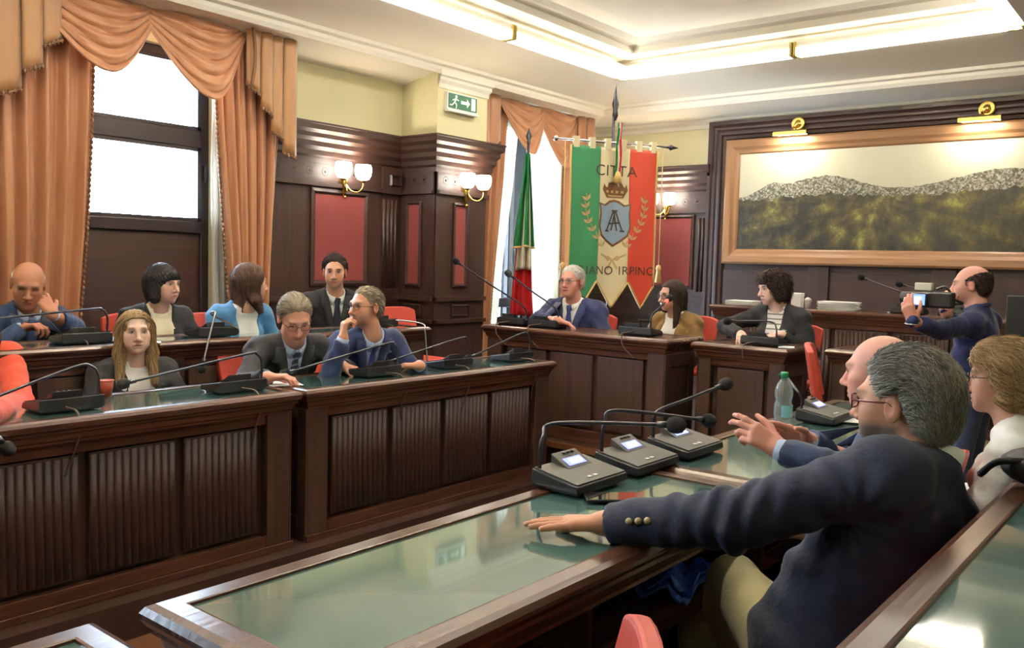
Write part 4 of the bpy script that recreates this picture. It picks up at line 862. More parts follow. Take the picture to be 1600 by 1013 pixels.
def np_mesh(name, V, F, col=None, smooth=True):
    q = V-V.mean(0); a, b, c, d = [q[F[:, i]] for i in range(4)]
    if (np.cross(b, c)*a).sum()+(np.cross(c, d)*a).sum() < 0: F = F[:, ::-1]
    m = bpy.data.meshes.new(name); nv, nf = len(V), len(F); m.vertices.add(nv); m.vertices.foreach_set('co', np.ascontiguousarray(V, np.float32).ravel())
    k = F.shape[1]; m.loops.add(nf*k); m.loops.foreach_set('vertex_index', F.astype(np.int32).ravel()); m.polygons.add(nf); m.polygons.foreach_set('loop_start', np.arange(0, nf*k, k, dtype=np.int32))
    m.polygons.foreach_set('use_smooth', np.full(nf, smooth)); m.update(calc_edges=True)
    if col is not None:
        a = m.color_attributes.new('Col', 'FLOAT_COLOR', 'POINT'); c = np.ones((nv, 4), np.float32); c[:, :3] = col; a.data.foreach_set('color', c.ravel())
    m.validate(); return m
def grad(prims, P, e=.002):
    g = np.stack([evalp(prims, P+np.eye(3)[i]*e)-evalp(prims, P-np.eye(3)[i]*e) for i in range(3)], -1); return g/(np.linalg.norm(g, axis=-1, keepdims=True)+1e-9)
def strands_mesh(prims, seeds, dirf, L, r0, lift, n=6, jitter=.3, rs=None, curl=0, reject=None):
    """thin tapered strands that start at seeds, follow dirf along the surface of prims"""
    rs = rs or np.random.RandomState(1); N = len(seeds); P = seeds.copy(); Ls = L*(.55+.6*rs.rand(N))[:, None]; path = []; jit = rs.randn(N, 3)*jitter; lf = lift*(.2+1.2*rs.rand(N)); ph = rs.rand(N)*6.28
    for s in range(n):
        g = grad(prims, P); d = evalp(prims, P); tgt = lf*(s/(n-1))**1.2; P = P-g*(d-tgt)[:, None]; path.append(P.copy())
        v = dirf(P)+jit; 
        if curl: sd = np.cross(g, v); v = v+curl*sd*np.sin(ph+s*1.9)[:, None]+curl*.7*g*np.cos(ph+s*1.9)[:, None]
        v = v-g*(v*g).sum(1)[:, None]*(.85 if not curl else .3); v /= (np.linalg.norm(v, axis=1)[:, None]+1e-9); P = P+v*Ls/(n-1)
    Q = np.stack(path, 1)
    if reject is not None: Q = Q[~reject(Q)]; N = len(Q)
    T = np.gradient(Q, axis=1); T /= np.linalg.norm(T, axis=2, keepdims=True)+1e-9
    ref = np.tile(A_(.3, .5, .8), (N, n, 1)); u = np.cross(T, ref); u /= np.linalg.norm(u, axis=2, keepdims=True)+1e-9; w = np.cross(T, u); rad = (r0*np.linspace(1, .25, n)**.8)[None, :, None]
    V = np.stack([Q+rad*(u*math.cos(a)+w*math.sin(a)) for a in (0, 2.094, 4.189)], 2).reshape(-1, 3)
    b = (np.arange(N)*n*3)[:, None, None]+(np.arange(n-1)*3)[None, :, None]+np.arange(3)[None, None, :]; b2 = (np.arange(N)*n*3)[:, None, None]+(np.arange(n-1)*3)[None, :, None]+((np.arange(3)+1) % 3)[None, None, :]
    return V, np.stack([b, b2, b2+3, b+3], -1).reshape(-1, 4)
def join(parts):
    V = []; F = []; o = 0
    for v, f in parts: V.append(v); F.append(f+o); o += len(v)
    return np.concatenate(V), np.concatenate(F)

# ------------------------------------------------------------------ head (x to the person's left, y forward, z up, eyes at z = 0)
def head_prims(o, nb):
    w = o.get('wide', 1.0); j = o.get('jaw', 1.0); nl = o.get('nose', 1.0); P = [
        ell((0, -.018, .033), (.073*w, .093, .082), k=.02), ell((0, .020, -.018), (.060*w, .068, .085), k=.03), ell((0, .028, -.066), (.049*w*j, .048, .044), k=.03),
        ell((0, .066, -.097), (.021*j, .018, .016), k=.03)]
    for s in (-1, 1): P += [ell((s*.042*w, .052, -.024), (.022, .021, .021), k=.03), ell((s*.035*w, .05, -.06), (.02, .02, .02), k=.03)]
    P += [rcone((-.036, .076, .021), (.036, .076, .021), .0115, k=.022)]
    for s in (-1, 1): P += [ell((s*.031, .096, .002), (.019, .014, .0105), k=.014, op='s')]
    P += [rcone((0, .082, .012), (0, .080+.026*nl, -.034), .0085, .0115, k=.012), ell((0, .082+.026*nl, -.036), (.012, .011, .010), k=.008)]
    for s in (-1, 1): P += [ell((s*.0125, .092, -.041), (.0085, .0105, .0078), k=.008)]
    P += [rcone((-.019, .083, -.0655), (0, .089, -.064), .0055, .006, k=.007), rcone((.019, .083, -.0655), (0, .089, -.064), .0055, .006, k=.007), rcone((-.015, .084, -.0755), (.015, .084, -.0755), .0065, k=.008), rcone((-.021, .0895, -.0702), (.021, .0895, -.0702), .0028, k=.004, op='s')]
    for s in (-1, 1): P += [ell((s*.0775*w, -.014, -.006), (.0085, .019, .031), k=.008), ell((s*.087*w, -.009, -.002), (.006, .0105, .018), k=.005, op='s')]
    if o.get('chub'): P += [ell((0, .03, -.10), (.045, .045, .03), k=.03)]
    nb = A_(*nb); P += [rcone((0, -.028, -.07), nb*.5+A_(0, -.028, -.07)*.5, .053*o.get('neckw', 1), .054*o.get('neckw', 1), k=.03), rcone(nb*.5+A_(0, -.028, -.07)*.5, nb, .054*o.get('neckw', 1), .060*o.get('neckw', 1), k=.03)]
    return P
SK = dict(fair=(222, 172, 150), mid=(206, 152, 124), tan=(190, 132, 104), pink=(224, 164, 146), pale=(232, 196, 178))
def lin(c): return np.array(srgb(*c)[:3])
def head_colours(V, o):
    base = lin(SK[o.get('skin', 'mid')]); C = np.tile(base, (len(V), 1)); x, y, z = V.T
    def blend(mask, col): nonlocal C; C = C*(1-mask[:, None])+lin(col)*mask[:, None]
    g = lambda cx, cy, cz, r: np.exp(-(((np.abs(x)-cx)/r[0])**2+((y-cy)/r[1])**2+((z-cz)/r[2])**2))
    sk = np.array(SK[o.get('skin', 'mid')])
    blend(.45*g(.042, .065, -.03, (.02, .03, .018)), tuple(sk*np.array([1.0, .82, .80]))); blend(.4*g(0, .10, -.035, (.015, .02, .015)), tuple(sk*np.array([1.0, .80, .78]))); blend(.35*g(.08, -.01, -.005, (.015, .03, .03)), tuple(sk*np.array([1.0, .78, .74])))
    blend(.30*g(.031, .08, -.002, (.02, .03, .012)), tuple(sk*np.array([.72, .62, .62])))
    lm = g(0, .088, -.070, (.022, .02, .0085)); blend(np.clip(lm*1.5, 0, .85), o.get('lips', (170, 98, 88)))
    br = np.exp(-(((np.abs(x)-.033)/.018)**4+((z-.0235-.12*(np.abs(x)-.02)*(1-np.abs(x)/.05))/.0055)**2))*(y > .05); blend(np.clip(br*1.2, 0, o.get('brow_a', .8)), o.get('brow', (50, 38, 32)))
    if 'beard' in o:
        m = np.clip((-.035-z)/.02, 0, 1)*np.clip((y+.03)/.02, 0, 1)*np.clip((.115+z)/.03+.6, 0, 1); mo = 1-np.clip(g(0, .088, -.070, (.02, .02, .008))*2, 0, 1); ck = 1-np.clip(g(.03, .075, -.035, (.02, .02, .02))*1.6, 0, 1); blend(m*mo*ck*o.get('beard_a', .5), o['beard'])
    return np.clip(C, 0, 1)
def on_face(P, x, z):                 # y of the face surface at x, z
    y = np.full(1, .16)
    for _ in range(40): y = y-np.maximum(evalp(P, np.array([[x, y[0], z]])), -.003)*.8
    return float(y[0])
UPV = A_(.13, .21, 1.0)
YSL = [-.14, -.09, -.055, -.042, -.024, .004, .018, .032, .055, .075, .12]
def HL(front=0, nape=0): return [-.082-nape, -.080-nape, -.066-nape*.7, -.036, .022, .028, -.004, .024+front*.4, .058+front*.8, .076+front, .088+front]
def hair_prims(o, H):
    """cap following the skull, opened where the face is"""
    t = o.get('hair_t', .014); w = o.get('wide', 1.0); ys = YSL
    zl = o.get('hairline', HL()); P = [ell((0, -.020, .034), (.073*w+t, .095+t, .082+t), k=.02), ell((0, -.035, -.02), (.062*w+t, .072+t, .07+t), k=.03)]
    P += o.get('hair_add', [])
    zt = o.get('bald_z'); seed = o.get('seed', 0); am = o.get('ridge', .0025)
    def f(x, y, z, D):
        lim = np.interp(y+0*x+0*z, YSL, zl)+o.get('part', 0)*(x+0*y+0*z)
        lim = lim+.003*np.sin(x*150+y*190+seed)
        R = (lim-z)*.75
        tp = t*.9*np.clip(1+R/.03, 0, 1) if not o.get('face_cut') else 0
        wob = am*np.sin(x*210+seed+y*60)*np.sin(z*170+y*120+seed)
        if zt is not None: R = np.maximum(R, (z-np.interp(y+0*x+0*z, YSL, zt))*.8)
        if o.get('face_cut'):          # long hair: keep the face free
            fc = o['face_cut']; R2 = np.maximum(np.maximum(np.abs(x+0*y+0*z)-(fc[0]+fc[3]*np.maximum(0, -z)), fc[1]-y), z-fc[2]); R = -R2 if 'hair_add' in o else np.maximum(R, -R2)
            R = np.maximum(R, -1)
        return np.maximum(D+wob+tp, R)
    allp = P; lo = np.min([p[1] for p in allp], 0)-.03; hi = np.max([p[2] for p in allp], 0)+.03
    return P+[custom(f, lo, hi)], P
def hand_prims(wr, d, n, side, curl=(.25, .3, .35, .4), sc=1.0, spread=.06, thumb=(.5, .3), bend=None):
    """wr wrist, d finger direction, n out of the palm, side +1 when the thumb lies along cross(d, n)"""
    wr = A_(*wr); d = nrm(d); n = nrm(n-d*(np.dot(n, d))); t = np.cross(d, n)*side; P = []; s = sc
    P += [rcone(wr-d*.012*s, wr+d*.012*s, .0255*s, .024*s, k=.02)]
    kn = []
    for i, (off, kl) in enumerate(((.027, .088), (.009, .092), (-.009, .088), (-.026, .080))):
        k_ = wr+d*kl*s+t*off*s-n*.004*s; kn.append(k_); P.append(rcone(wr+t*off*.55*s+d*.01*s, k_, .0155*s, .0125*s, k=.014*s))
    for i, ls in enumerate(((.043, .026, .021), (.048, .030, .022), (.044, .028, .021), (.034, .021, .019))):
        a = kn[i]; c = curl[i]; ang = 0; fd = nrm(d+t*spread*(1.5-i)); r = [.0098, .0088, .0082, .0070]
        for q in range(3):
            ang += c*(.8 if q == 0 else 1.0); v = fd*math.cos(ang)+n*math.sin(ang); b = a+v*ls[q]*s; P.append(rcone(a, b, r[q]*s, r[q+1]*s, k=.004*s)); a = b
    a = wr+t*.024*s+d*.022*s+n*.006*s; v1 = nrm(d*.72+t*(.35+thumb[0])+n*.25); b = a+v1*.042*s; v2 = nrm(d*.9+t*(.15+thumb[0]*.5)+n*(.15+thumb[1])); c_ = b+v2*.032*s; e = c_+nrm(v2+n*thumb[1]*.5-t*thumb[1]*.3)*.026*s
    P += [rcone(wr+t*.012*s, a, .019*s, .0165*s, k=.012*s), rcone(a, b, .0165*s, .0115*s, k=.01*s), rcone(b, c_, .0112*s, .0098*s, k=.005*s), rcone(c_, e, .0098*s, .0078*s, k=.004*s)]
    return P
def ik(sh, wr, hint, l1, l2):
    d = wr-sh; L = np.linalg.norm(d)
    if L > (l1+l2)*.985: f = L/((l1+l2)*.985); l1 *= f; l2 *= f
    a = (l1*l1-l2*l2+L*L)/(2*L); h = math.sqrt(max(l1*l1-a*a, 0)); u = d/L; hv = A_(*hint); hv = nrm(hv-u*(hv@u)); return sh+u*a+hv*h
def frame_of(yaw, pitch=0, roll=0):
    """columns: person's left, forward, up"""
    y = R_(yaw); f = A_(math.cos(y), math.sin(y), 0); l = A_(-math.sin(y), math.cos(y), 0); u = A_(0, 0, 1); p = R_(pitch); f, u = f*math.cos(p)+u*math.sin(p), u*math.cos(p)-f*math.sin(p)
    r = R_(roll); l, u = l*math.cos(r)+u*math.sin(r), u*math.cos(r)-l*math.sin(r); return np.stack([l, f, u], 1)
M_skin = vcol_mat('skin', .48, sss=.08); M_eye = mat('eye_white', srgb(226, 222, 216), .2); M_iris = mat('iris_dark', srgb(40, 28, 22), .15)
def cloth(name, col, col2=None, rough=.8, sc=(6, 6, 6), b=.25, sheen=.25):
    if max(col) < 60: sheen = .06
    return mat(name, srgb(*col), rough, sheen=sheen, spec=.3, noise=(sc, srgb(*(col2 or tuple(int(c*1.15+3) for c in col))), 4), bump=((70, 70, 70), b))
def hair_mat(name, c1, c2):
    m = mat(name, srgb(*c1), .62, spec=.2, noise=((90, 90, 14), srgb(*c2), 3)); nt = m.node_tree; b = nt.nodes['Principled BSDF']; old = b.inputs['Base Color'].links[0].from_socket
    g = nt.nodes.new('ShaderNodeNewGeometry'); cr = nt.nodes.new('ShaderNodeValToRGB'); cr.color_ramp.elements[0].color = srgb(*[c*.8 for c in c1]); cr.color_ramp.elements[1].color = srgb(*[min(255, c*1.12) for c in c2]); nt.links.new(g.outputs['Random Per Island'], cr.inputs[0])
    mx = nt.nodes.new('ShaderNodeMix'); mx.data_type = 'RGBA'; mx.inputs[0].default_value = .75; nt.links.new(old, mx.inputs[6]); nt.links.new(cr.outputs[0], mx.inputs[7]); nt.links.new(mx.outputs[2], b.inputs['Base Color']); return m
def person(label, o):
    s = o.get('s', 1.0); Hc = A_(*o['head']); HM = frame_of(o['hyaw'], o.get('hpitch', 0), o.get('hroll', 0)); hs = o.get('hs', 1.0)
    TF = frame_of(o['yaw']); f, l = TF[:, 1], TF[:, 0]; up = A_(0, 0, 1)
    NB = Hc+HM@A_(0, -.045, -.07)*hs-up*.098*s-f*o.get('neckback', .0) if 'neck' not in o else A_(*o['neck'])
    PV = A_(*o['pelvis']) if 'pelvis' in o else A_(NB[0], NB[1], o['seat']+.10)-f*o.get('lean', .06)+l*o.get('side', 0)
    U = nrm(NB-PV); F = nrm(f-U*(f@U)); Lf = np.cross(F, -U)*-1; Lf = nrm(np.cross(U, F)); tl = np.linalg.norm(NB-PV); B = np.stack([Lf, F, U]); bw = o.get('build', 1.0)*s; fat = o.get('fat', 1.0)
    swd = .172*s*o.get('shoulder', 1.0); SH = {}
    for sd, q in (('l', 1), ('r', -1)): SH[sd] = NB-U*.058*s+Lf*q*swd-F*.012+A_(*o.get('sh_'+sd, (0, 0, 0)))
    def torso(e, inc=True):
        P = [ell(PV+U*tl*.66-F*.005, (.158*bw+e, .108*bw+e, tl*.33+e), B, k=.05), ell(PV+U*tl*.30+F*.012*fat, (.150*bw*fat+e, .112*bw*fat+e, tl*.34+e), B, k=.06), ell(PV, (.165*bw*fat+e, .125*bw*fat+e, .11+e), B, k=.06)]
        if o.get('bust'): P += [ell(PV+U*tl*.60+F*.085*bw+Lf*q*.07, (.06+e*.5, .055+e*.5, .065+e*.5), B, k=.05) for q in (-1, 1)]
        for sd in 'lr': P += [rcone(NB+U*.005, SH[sd], .056*s+e, .054*bw+e, k=.04), ell(SH[sd]-U*.02*s, (.062*bw+e, .062*bw+e, .06*bw+e), B, k=.03)]
        return P
    arms = {}
    for sd, q in (('l', 1), ('r', -1)):
        a = o.get('arm_'+sd, {}); wr = A_(*a['wr']) if 'wr' in a else PV+f*.33+l*q*.14+up*.10
        el = A_(*a['el']) if 'el' in a else ik(SH[sd], wr, a.get('hint', -up*.8+l*q*.6-f*.2), .285*s, .255*s); arms[sd] = (SH[sd], el, wr, a)
    def arm(sd, e, r=1.0):
        sh, el, wr, a = arms[sd]; k = o.get('armk', 1.0)*s*r; return [rcone(sh, el, .052*k+e, .044*k+e, k=.035), rcone(el, wr, .0445*k+e, .0300*k+e, k=.02)]
    legs = []; legp = o.get('legs', 'sit')
    for sd, q in (('l', 1), ('r', -1)):
        hip = PV+l*q*.085*bw-up*.01
        if legp == 'sit': kn = hip+f*o.get('thigh', .39)*s+l*q*o.get('splay', .05)+up*o.get('kneeup', -.04); an = kn-up*(kn[2]-o['floor']-.09)-f*o.get('footback', .10)+l*q*.01
        else: kn = hip-up*.43*s*o.get('legk', 1)+f*.03+l*q*.02; an = A_(kn[0], kn[1], o['floor']+.09)-f*.03
        if 'knee_'+sd in o: kn = A_(*o['knee_'+sd]); an = A_(kn[0], kn[1], o['floor']+.09)-f*.02
        if 'ankle_'+sd in o: an = A_(*o['ankle_'+sd])
        legs.append((hip, kn, an))
    # the figure itself: one mesh of head, neck, trunk, limbs and hands
    nbl = (HM.T@(NB-Hc))/hs; HP = head_prims(o, nbl); hv = o.get('hvox', .0042); hV, hF = sdf_mesh(HP, hv, (A_(-.14, -.16, -.26), A_(.14, .16, .16))); hC = head_colours(hV, o); sk = lin(SK[o.get('skin', 'mid')]); parts = [((hV*hs)@HM.T+Hc, hF)]; cols = [hC]
    tp = torso(-.014)
    for sd in 'lr': tp += arm(sd, -.006)
    for h_, k_, a_ in legs: tp += [rcone(h_, k_, .078*bw, .052*s, k=.04), rcone(k_, a_, .050*s, .034*s, k=.02), rcone(a_-up*.05, a_-up*.055+f*.13, .03, .025, k=.03)]
    V, Fc = sdf_mesh(tp, .018); parts.append((V, Fc)); cols.append(np.tile(sk, (len(V), 1)))
    for sd, q in (('l', 1), ('r', -1)):
        sh, el, wr, a = arms[sd]; d = A_(*a['d']) if 'd' in a else nrm(wr-el); n = A_(*a['n']) if 'n' in a else -up
        hp = hand_prims(wr, d, n, -q*a.get('flip', 1), a.get('curl', (.35, .4, .45, .5)), s*o.get('hand', 1.0), a.get('spread', .06), a.get('thumb', (.4, .3)))+[rcone(wr-nrm(wr-el)*.10, wr, .034*s, .026*s, k=.02)]
        V, Fc = sdf_mesh(hp, a.get('vox', .0048)); parts.append((V, Fc)); cc = np.tile(sk*np.array([1.0, .93, .90]), (len(V), 1)); cols.append(cc)
    V, Fc = join(parts); C = np.concatenate(cols); base = A_(PV[0], PV[1], o['floor'])
    root = obj('person', np_mesh('person', V-base, Fc, C), M_skin, None, base, recalc=False); tag(root, label, 'person', 'people in the council hall' if False else None)
    def part(nm, V, Fc, m_, par=root, sm=True): return obj(nm, np_mesh(nm, V-base, Fc, None, sm), m_, par, recalc=False)
    def mbpart(nm, mb, m_, sm=True, par=root):
        mb.v = [tuple(np.array(p)-base) for p in mb.v]; return obj(nm, mb, m_, par, smooth=sm)
    hw = lambda p: Hc+HM@(A_(*p)*hs)
    # eyes
    lidded = o.get('eyes', 1.0)
    for q in (-1, 1):
        ys = on_face(HP, q*.031, .003); m = MB()
        if lidded > .45: m.sphere((0, 0, 0), (.0140, .0068, .0060*lidded), 12, 8); m.cur = 1; m.sphere((o.get('gaze', 0), .0042, .0005), (.0060, .0036, .0058*lidded), 10, 6)
        m.cur = 1
        m.tube(bez([(-.0145, .002, -.001), (-.007, .0055, .0050*lidded), (.004, .006, .0055*lidded), (.0145, .001, .0005)], 4), .0016, 5)
        m.v = [tuple(hw((p[0]+q*.031, p[1]+ys-.0015, p[2]+.002))-base) for p in m.v]; obj('eye', m, [M_eye, M_iris], root, smooth=True)
    # hair
    if 'hair' in o:
        hm = o['hair']; HPf, HPc = hair_prims(o, HP); V, Fc = sdf_mesh(HPf, o.get('hair_vox', .006)); ps = []
        if len(V): ps.append((V, Fc))
        ns = o.get('strands', 500)
        if ns and len(V):
            rs = np.random.RandomState(o.get('seed', 3)); ok = np.abs(evalp(HPc, V)) < .008; Vs = V[ok] if ok.any() else V; sd_ = Vs[rs.randint(0, len(Vs), ns)]+rs.randn(ns, 3)*.002
            df = o.get('comb', lambda P: np.stack([P[:, 0]*6, -P[:, 1]*0-.5, -.8+0*P[:, 2]], 1)); ps.append(strands_mesh(HPc, sd_, df, o.get('strand_l', .05), o.get('strand_r', .0022), o.get('lift', .006), rs=rs, jitter=o.get('jit', .3), curl=o.get('curl', 0), reject=o.get('reject', lambda Q: ((Q[..., 1] > .045) & (np.abs(Q[..., 0]) < .052) & (Q[..., 2] < (o['face_cut'][2] if o.get('face_cut') else np.interp(.06, YSL, o.get('hairline', HL()))))).any(1) | ((Q[..., 1] > .03) & (Q[..., 2] < .015) & (np.abs(Q[..., 0]) < .062)).any(1))))
        if ps: V, Fc = join(ps); part('hair', (V*hs)@HM.T+Hc, Fc, hm)
    if 'glasses' in o:
        gm = o['glasses']; gl = MB(); w_, h_ = .0225, .016*o.get('gh', 1.0)
        for q in (-1, 1):
            gl.tube([hw((q*.032+w_*math.copysign(abs(math.cos(a))**.6, math.cos(a)), .098-.35*abs(math.cos(a)*w_*(1 if q*math.cos(a) > 0 else .2)), .0+h_*math.copysign(abs(math.sin(a))**.6, math.sin(a)))) for a in np.linspace(0, 2*math.pi, 21)], .0016*o.get('gr', 1), 5, cap=False)
            gl.tube([hw(p) for p in ((q*.054, .090, .004), (q*.074, .05, .006), (q*.080, -.005, .008), (q*.080, -.03, -.012))], .0016*o.get('gr', 1), 5)
        gl.tube([hw(p) for p in ((-.010, .098, .004), (0, .103, .007), (.010, .098, .004))], .0016*o.get('gr', 1), 5); mbpart('glasses', gl, gm)
    if o.get('earring'): mbpart('earring', MB().sphere(hw((.082, -.005, -.042)), .004, 8, 6), M_chrome)
    # ---- clothing
    tv = o.get('vox', .011); e = o.get('ease', .010); loc = lambda x, y, z: ((x-NB[0])*Lf[0]+(y-NB[1])*Lf[1]+(z-NB[2])*Lf[2], (x-NB[0])*F[0]+(y-NB[1])*F[1]+(z-NB[2])*F[2], (x-NB[0])*U[0]+(y-NB[1])*U[1]+(z-NB[2])*U[2])
    big_lo, big_hi = NB-A_(1.1, 1.1, 1.1), NB+A_(1.1, 1.1, .4)
    def fold_noise(x, y, z): q = o.get('folds', .004); return q*(np.sin(x*31+y*17+2*np.sin(z*13+x*9))*np.sin(z*37+y*23+1.5*np.sin(x*19))+.6*np.sin(z*61+x*41+y*37))
    def neckcut(x, y, z, D): a, c, b = loc(x, y, z); return np.maximum(D, -(np.sqrt(a*a+(c-.012)**2)-.058*s) if False else -(np.maximum(np.sqrt(a*a+(c-.015)**2)-.060*s, -.012-b)))
    def torso_cut(zc): return lambda x, y, z, D: np.maximum(D, zc-z)
    J = torso(e); S_ = torso(e-.010)
    for sd in 'lr': J += arm(sd, e+.001, o.get('sleeve', 1.06))
    jk = list(J); foldp = custom(lambda x, y, z, D: D+fold_noise(x, y, z), NB-A_(1.1, 1.1, 1.1), NB+A_(1.1, 1.1, .4))
    jf = J+[foldp]
    for sd in 'lr':
        sh, el, wr, a = arms[sd]; d = nrm(wr-el); c0 = wr-d*a.get('cuff', .012)
        jf.append(custom((lambda c0, d: lambda x, y, z, D: np.maximum(D, np.where((x-c0[0])**2+(y-c0[1])**2+(z-c0[2])**2 < .062**2, (x-c0[0])*d[0]+(y-c0[1])*d[1]+(z-c0[2])*d[2], -1)))(c0, d), c0-.09, c0+.09))
    for sd in 'lr':
        sh, el, wr, a = arms[sd]; ax_ = nrm(nrm(wr-el)+nrm(el-sh)); sdv = nrm(np.cross(ax_, UPV)); wa = o.get('wrinkle', .0035)
        jf.append(custom((lambda el, ax_, sdv, wa: lambda x, y, z, D: D+wa*np.exp(-((x-el[0])**2+(y-el[1])**2+(z-el[2])**2)/.016)*np.sin(((x-el[0])*ax_[0]+(y-el[1])*ax_[1]+(z-el[2])*ax_[2])*120+((x-el[0])*sdv[0]+(y-el[1])*sdv[1]+(z-el[2])*(sdv[2]+.8))*55))(el, ax_, sdv, wa), el-.22, el+.22))
        pit = sh*.6+el*.25+PV*.15
        jf.append(custom((lambda c, wa: lambda x, y, z, D: D+wa*np.exp(-((x-c[0])**2+(y-c[1])**2+(z-c[2])**2)/.02)*np.sin(np.arctan2(z-c[2], (x-c[0])*l[0]+(y-c[1])*l[1]+(x-c[0])*f[0]+(y-c[1])*f[1])*11))(pit, wa*.8), pit-.25, pit+.25))
    jf.append(custom(neckcut, NB-.12, NB+.16)); vd = o.get('vdepth', .30); vw = o.get('vw', .062)
    def vcut(x, y, z, D):
        a, c, b = loc(x, y, z); wv = vw*np.clip(1+b/vd, 0, 1.3)+np.where(b < -vd, -.05, 0)+o.get('vflare', 0)*np.clip(-b, 0, vd); return np.maximum(D, -np.maximum(np.abs(a)-wv, -c-.01))
    open_front = o.get('wear', 'suit') in ('suit', 'blazer')
    if open_front: jf.append(custom(vcut, NB-A_(.6, .6, .75), NB+A_(.6, .6, .15)))
    V, Fc = sdf_mesh(jf, tv); jacket = part(o.get('top_name', 'jacket'), V, Fc, o['top'])
    def proj(prims, a, b, off):       # point of the front surface at torso coordinates a (left), b (up)
        Pp = NB+Lf*a+U*b+F*.32; 
        for _ in range(34): Pp = Pp-F*max(float(evalp(prims, Pp[None])[0])-off, -.004)*.85
        return Pp
    if open_front:
        sp_ = S_+[custom(neckcut, NB-.12, NB+.16), custom(lambda x, y, z, D: np.maximum(D, -loc(x, y, z)[1]-.02), big_lo, big_hi)]
        V, Fc = sdf_mesh(sp_, tv*1.1); part(o.get('shirt_name', 'shirt'), V, Fc, o['shirt'])
        if o.get('wear') == 'suit':
            # folded collar
            n_ = 22; G = np.zeros((4, n_, 3))
            for i in range(n_):
                a = -math.pi*.93+2*math.pi*.93*i/(n_-1); fr = math.cos(a)     # a = 0 at the back
                r_ = .062*s; cd_ = -Lf*math.sin(a)*-1*r_*1.0-F*fr*r_*.98+F*.012
                ht = .046+.016*fr
                for k_, (dr, dz) in enumerate(((.0, -.02), (.002, ht), (.006, ht+.002), (.013, ht-.036-.014*(1-fr)))): G[k_, i] = NB+cd_*(1+dr/r_)+U*(dz+.004*fr-.012*(1-fr)+o.get('collar_up', 0))
            m = MB().grid(G); ob = mbpart('collar', m, o['shirt']); sd2 = ob.modifiers.new('s', 'SOLIDIFY'); sd2.thickness = .003
        if 'tie' in o:
            m = MB(); rows = []; 
            for b, w_ in ((-.008, .017), (-.030, .022), (-.05, .014), (-.058, .016), (-.12, .025), (-.2, .033), (-vd-.03, .038)):
                p = proj(S_, 0, b, .010 if b < -.052 else .016); rows.append([p-Lf*w_, p+F*.004, p+Lf*w_])
            rows[0] = [q+F*.012+U*.012 for q in rows[0]]; m.grid(np.array(rows)); ob = mbpart('tie', m, o['tie']); sd2 = ob.modifiers.new('s', 'SOLIDIFY'); sd2.thickness = .006
        if o.get('lapel', True):
            for q in (-1, 1):
                rows = []; 
                for t_, w_ in ((-.14, .030), (.05, .045), (.28, .060), (.34, .085), (.37, .060), (.6, .052), (.85, .026), (1.0, .006)):
                    b = .05-(.05+vd)*max(t_, 0) if t_ >= 0 else .05; ai = vw*np.clip(1+b/vd, 0, 1.3)*1.0
                    r1 = []
                    for w2 in (-.004, w_*.5, w_): 
                        a_ = q*(ai+w2); pp = proj(jk, a_, min(b, .012), .009 if w2 > 0 else .004); r1.append(pp)
                    rows.append(r1)
                ob = mbpart('lapel', MB().grid(np.array(rows[1:])), o.get('lapel_m', o['top'])); sd2 = ob.modifiers.new('s', 'SOLIDIFY'); sd2.thickness = .005; sd2.offset = 0
        if o.get('cuffs', o.get('wear') == 'suit'):
            for sd in 'lr':
                sh, el, wr, a = arms[sd]; d = nrm(wr-el); c0 = wr-d*a.get('cuff', .012); mbpart('shirt_cuff', MB().tube([c0-d*.02, c0+d*.018], .0345*s, 14, cap=True), o['shirt'])
    if 'belt_to' in o: pass
    tr = [ell(PV-up*.005, (.168*bw*fat, .128*bw*fat, .115), B, k=.05)]
    for h_, k_, a_ in legs: tr += [rcone(h_, k_, .088*bw, .064*s, k=.05), rcone(k_, a_, .062*s, .048*s, k=.025)]
    tr.append(custom(lambda x, y, z, D: D+.5*fold_noise(x, y, z), PV-1.2, PV+1.2)); V, Fc = sdf_mesh(tr, o.get('tvox', .016)); part('trousers', V, Fc, o.get('bottom', MATS.get('cloth_black') or cloth('cloth_black', (24, 24, 27))))
    for h_, k_, a_ in legs:
        V, Fc = sdf_mesh([rcone(a_-up*.045-f*.02, a_-up*.052+f*.06, .036, .038, k=.02), rcone(a_-up*.052+f*.06, a_-up*.06+f*.15, .036, .026, k=.02)], .012); part('shoe', V, Fc, MATS.get('shoe_black') or mat('shoe_black', srgb(22, 20, 20), .35))
    return dict(root=root, base=base, proj=proj, jk=jk, S=S_, NB=NB, PV=PV, U=U, F=F, L=Lf, hw=hw, HP=HP, arms=arms, mbpart=mbpart, part=part, HM=HM, Hc=Hc)
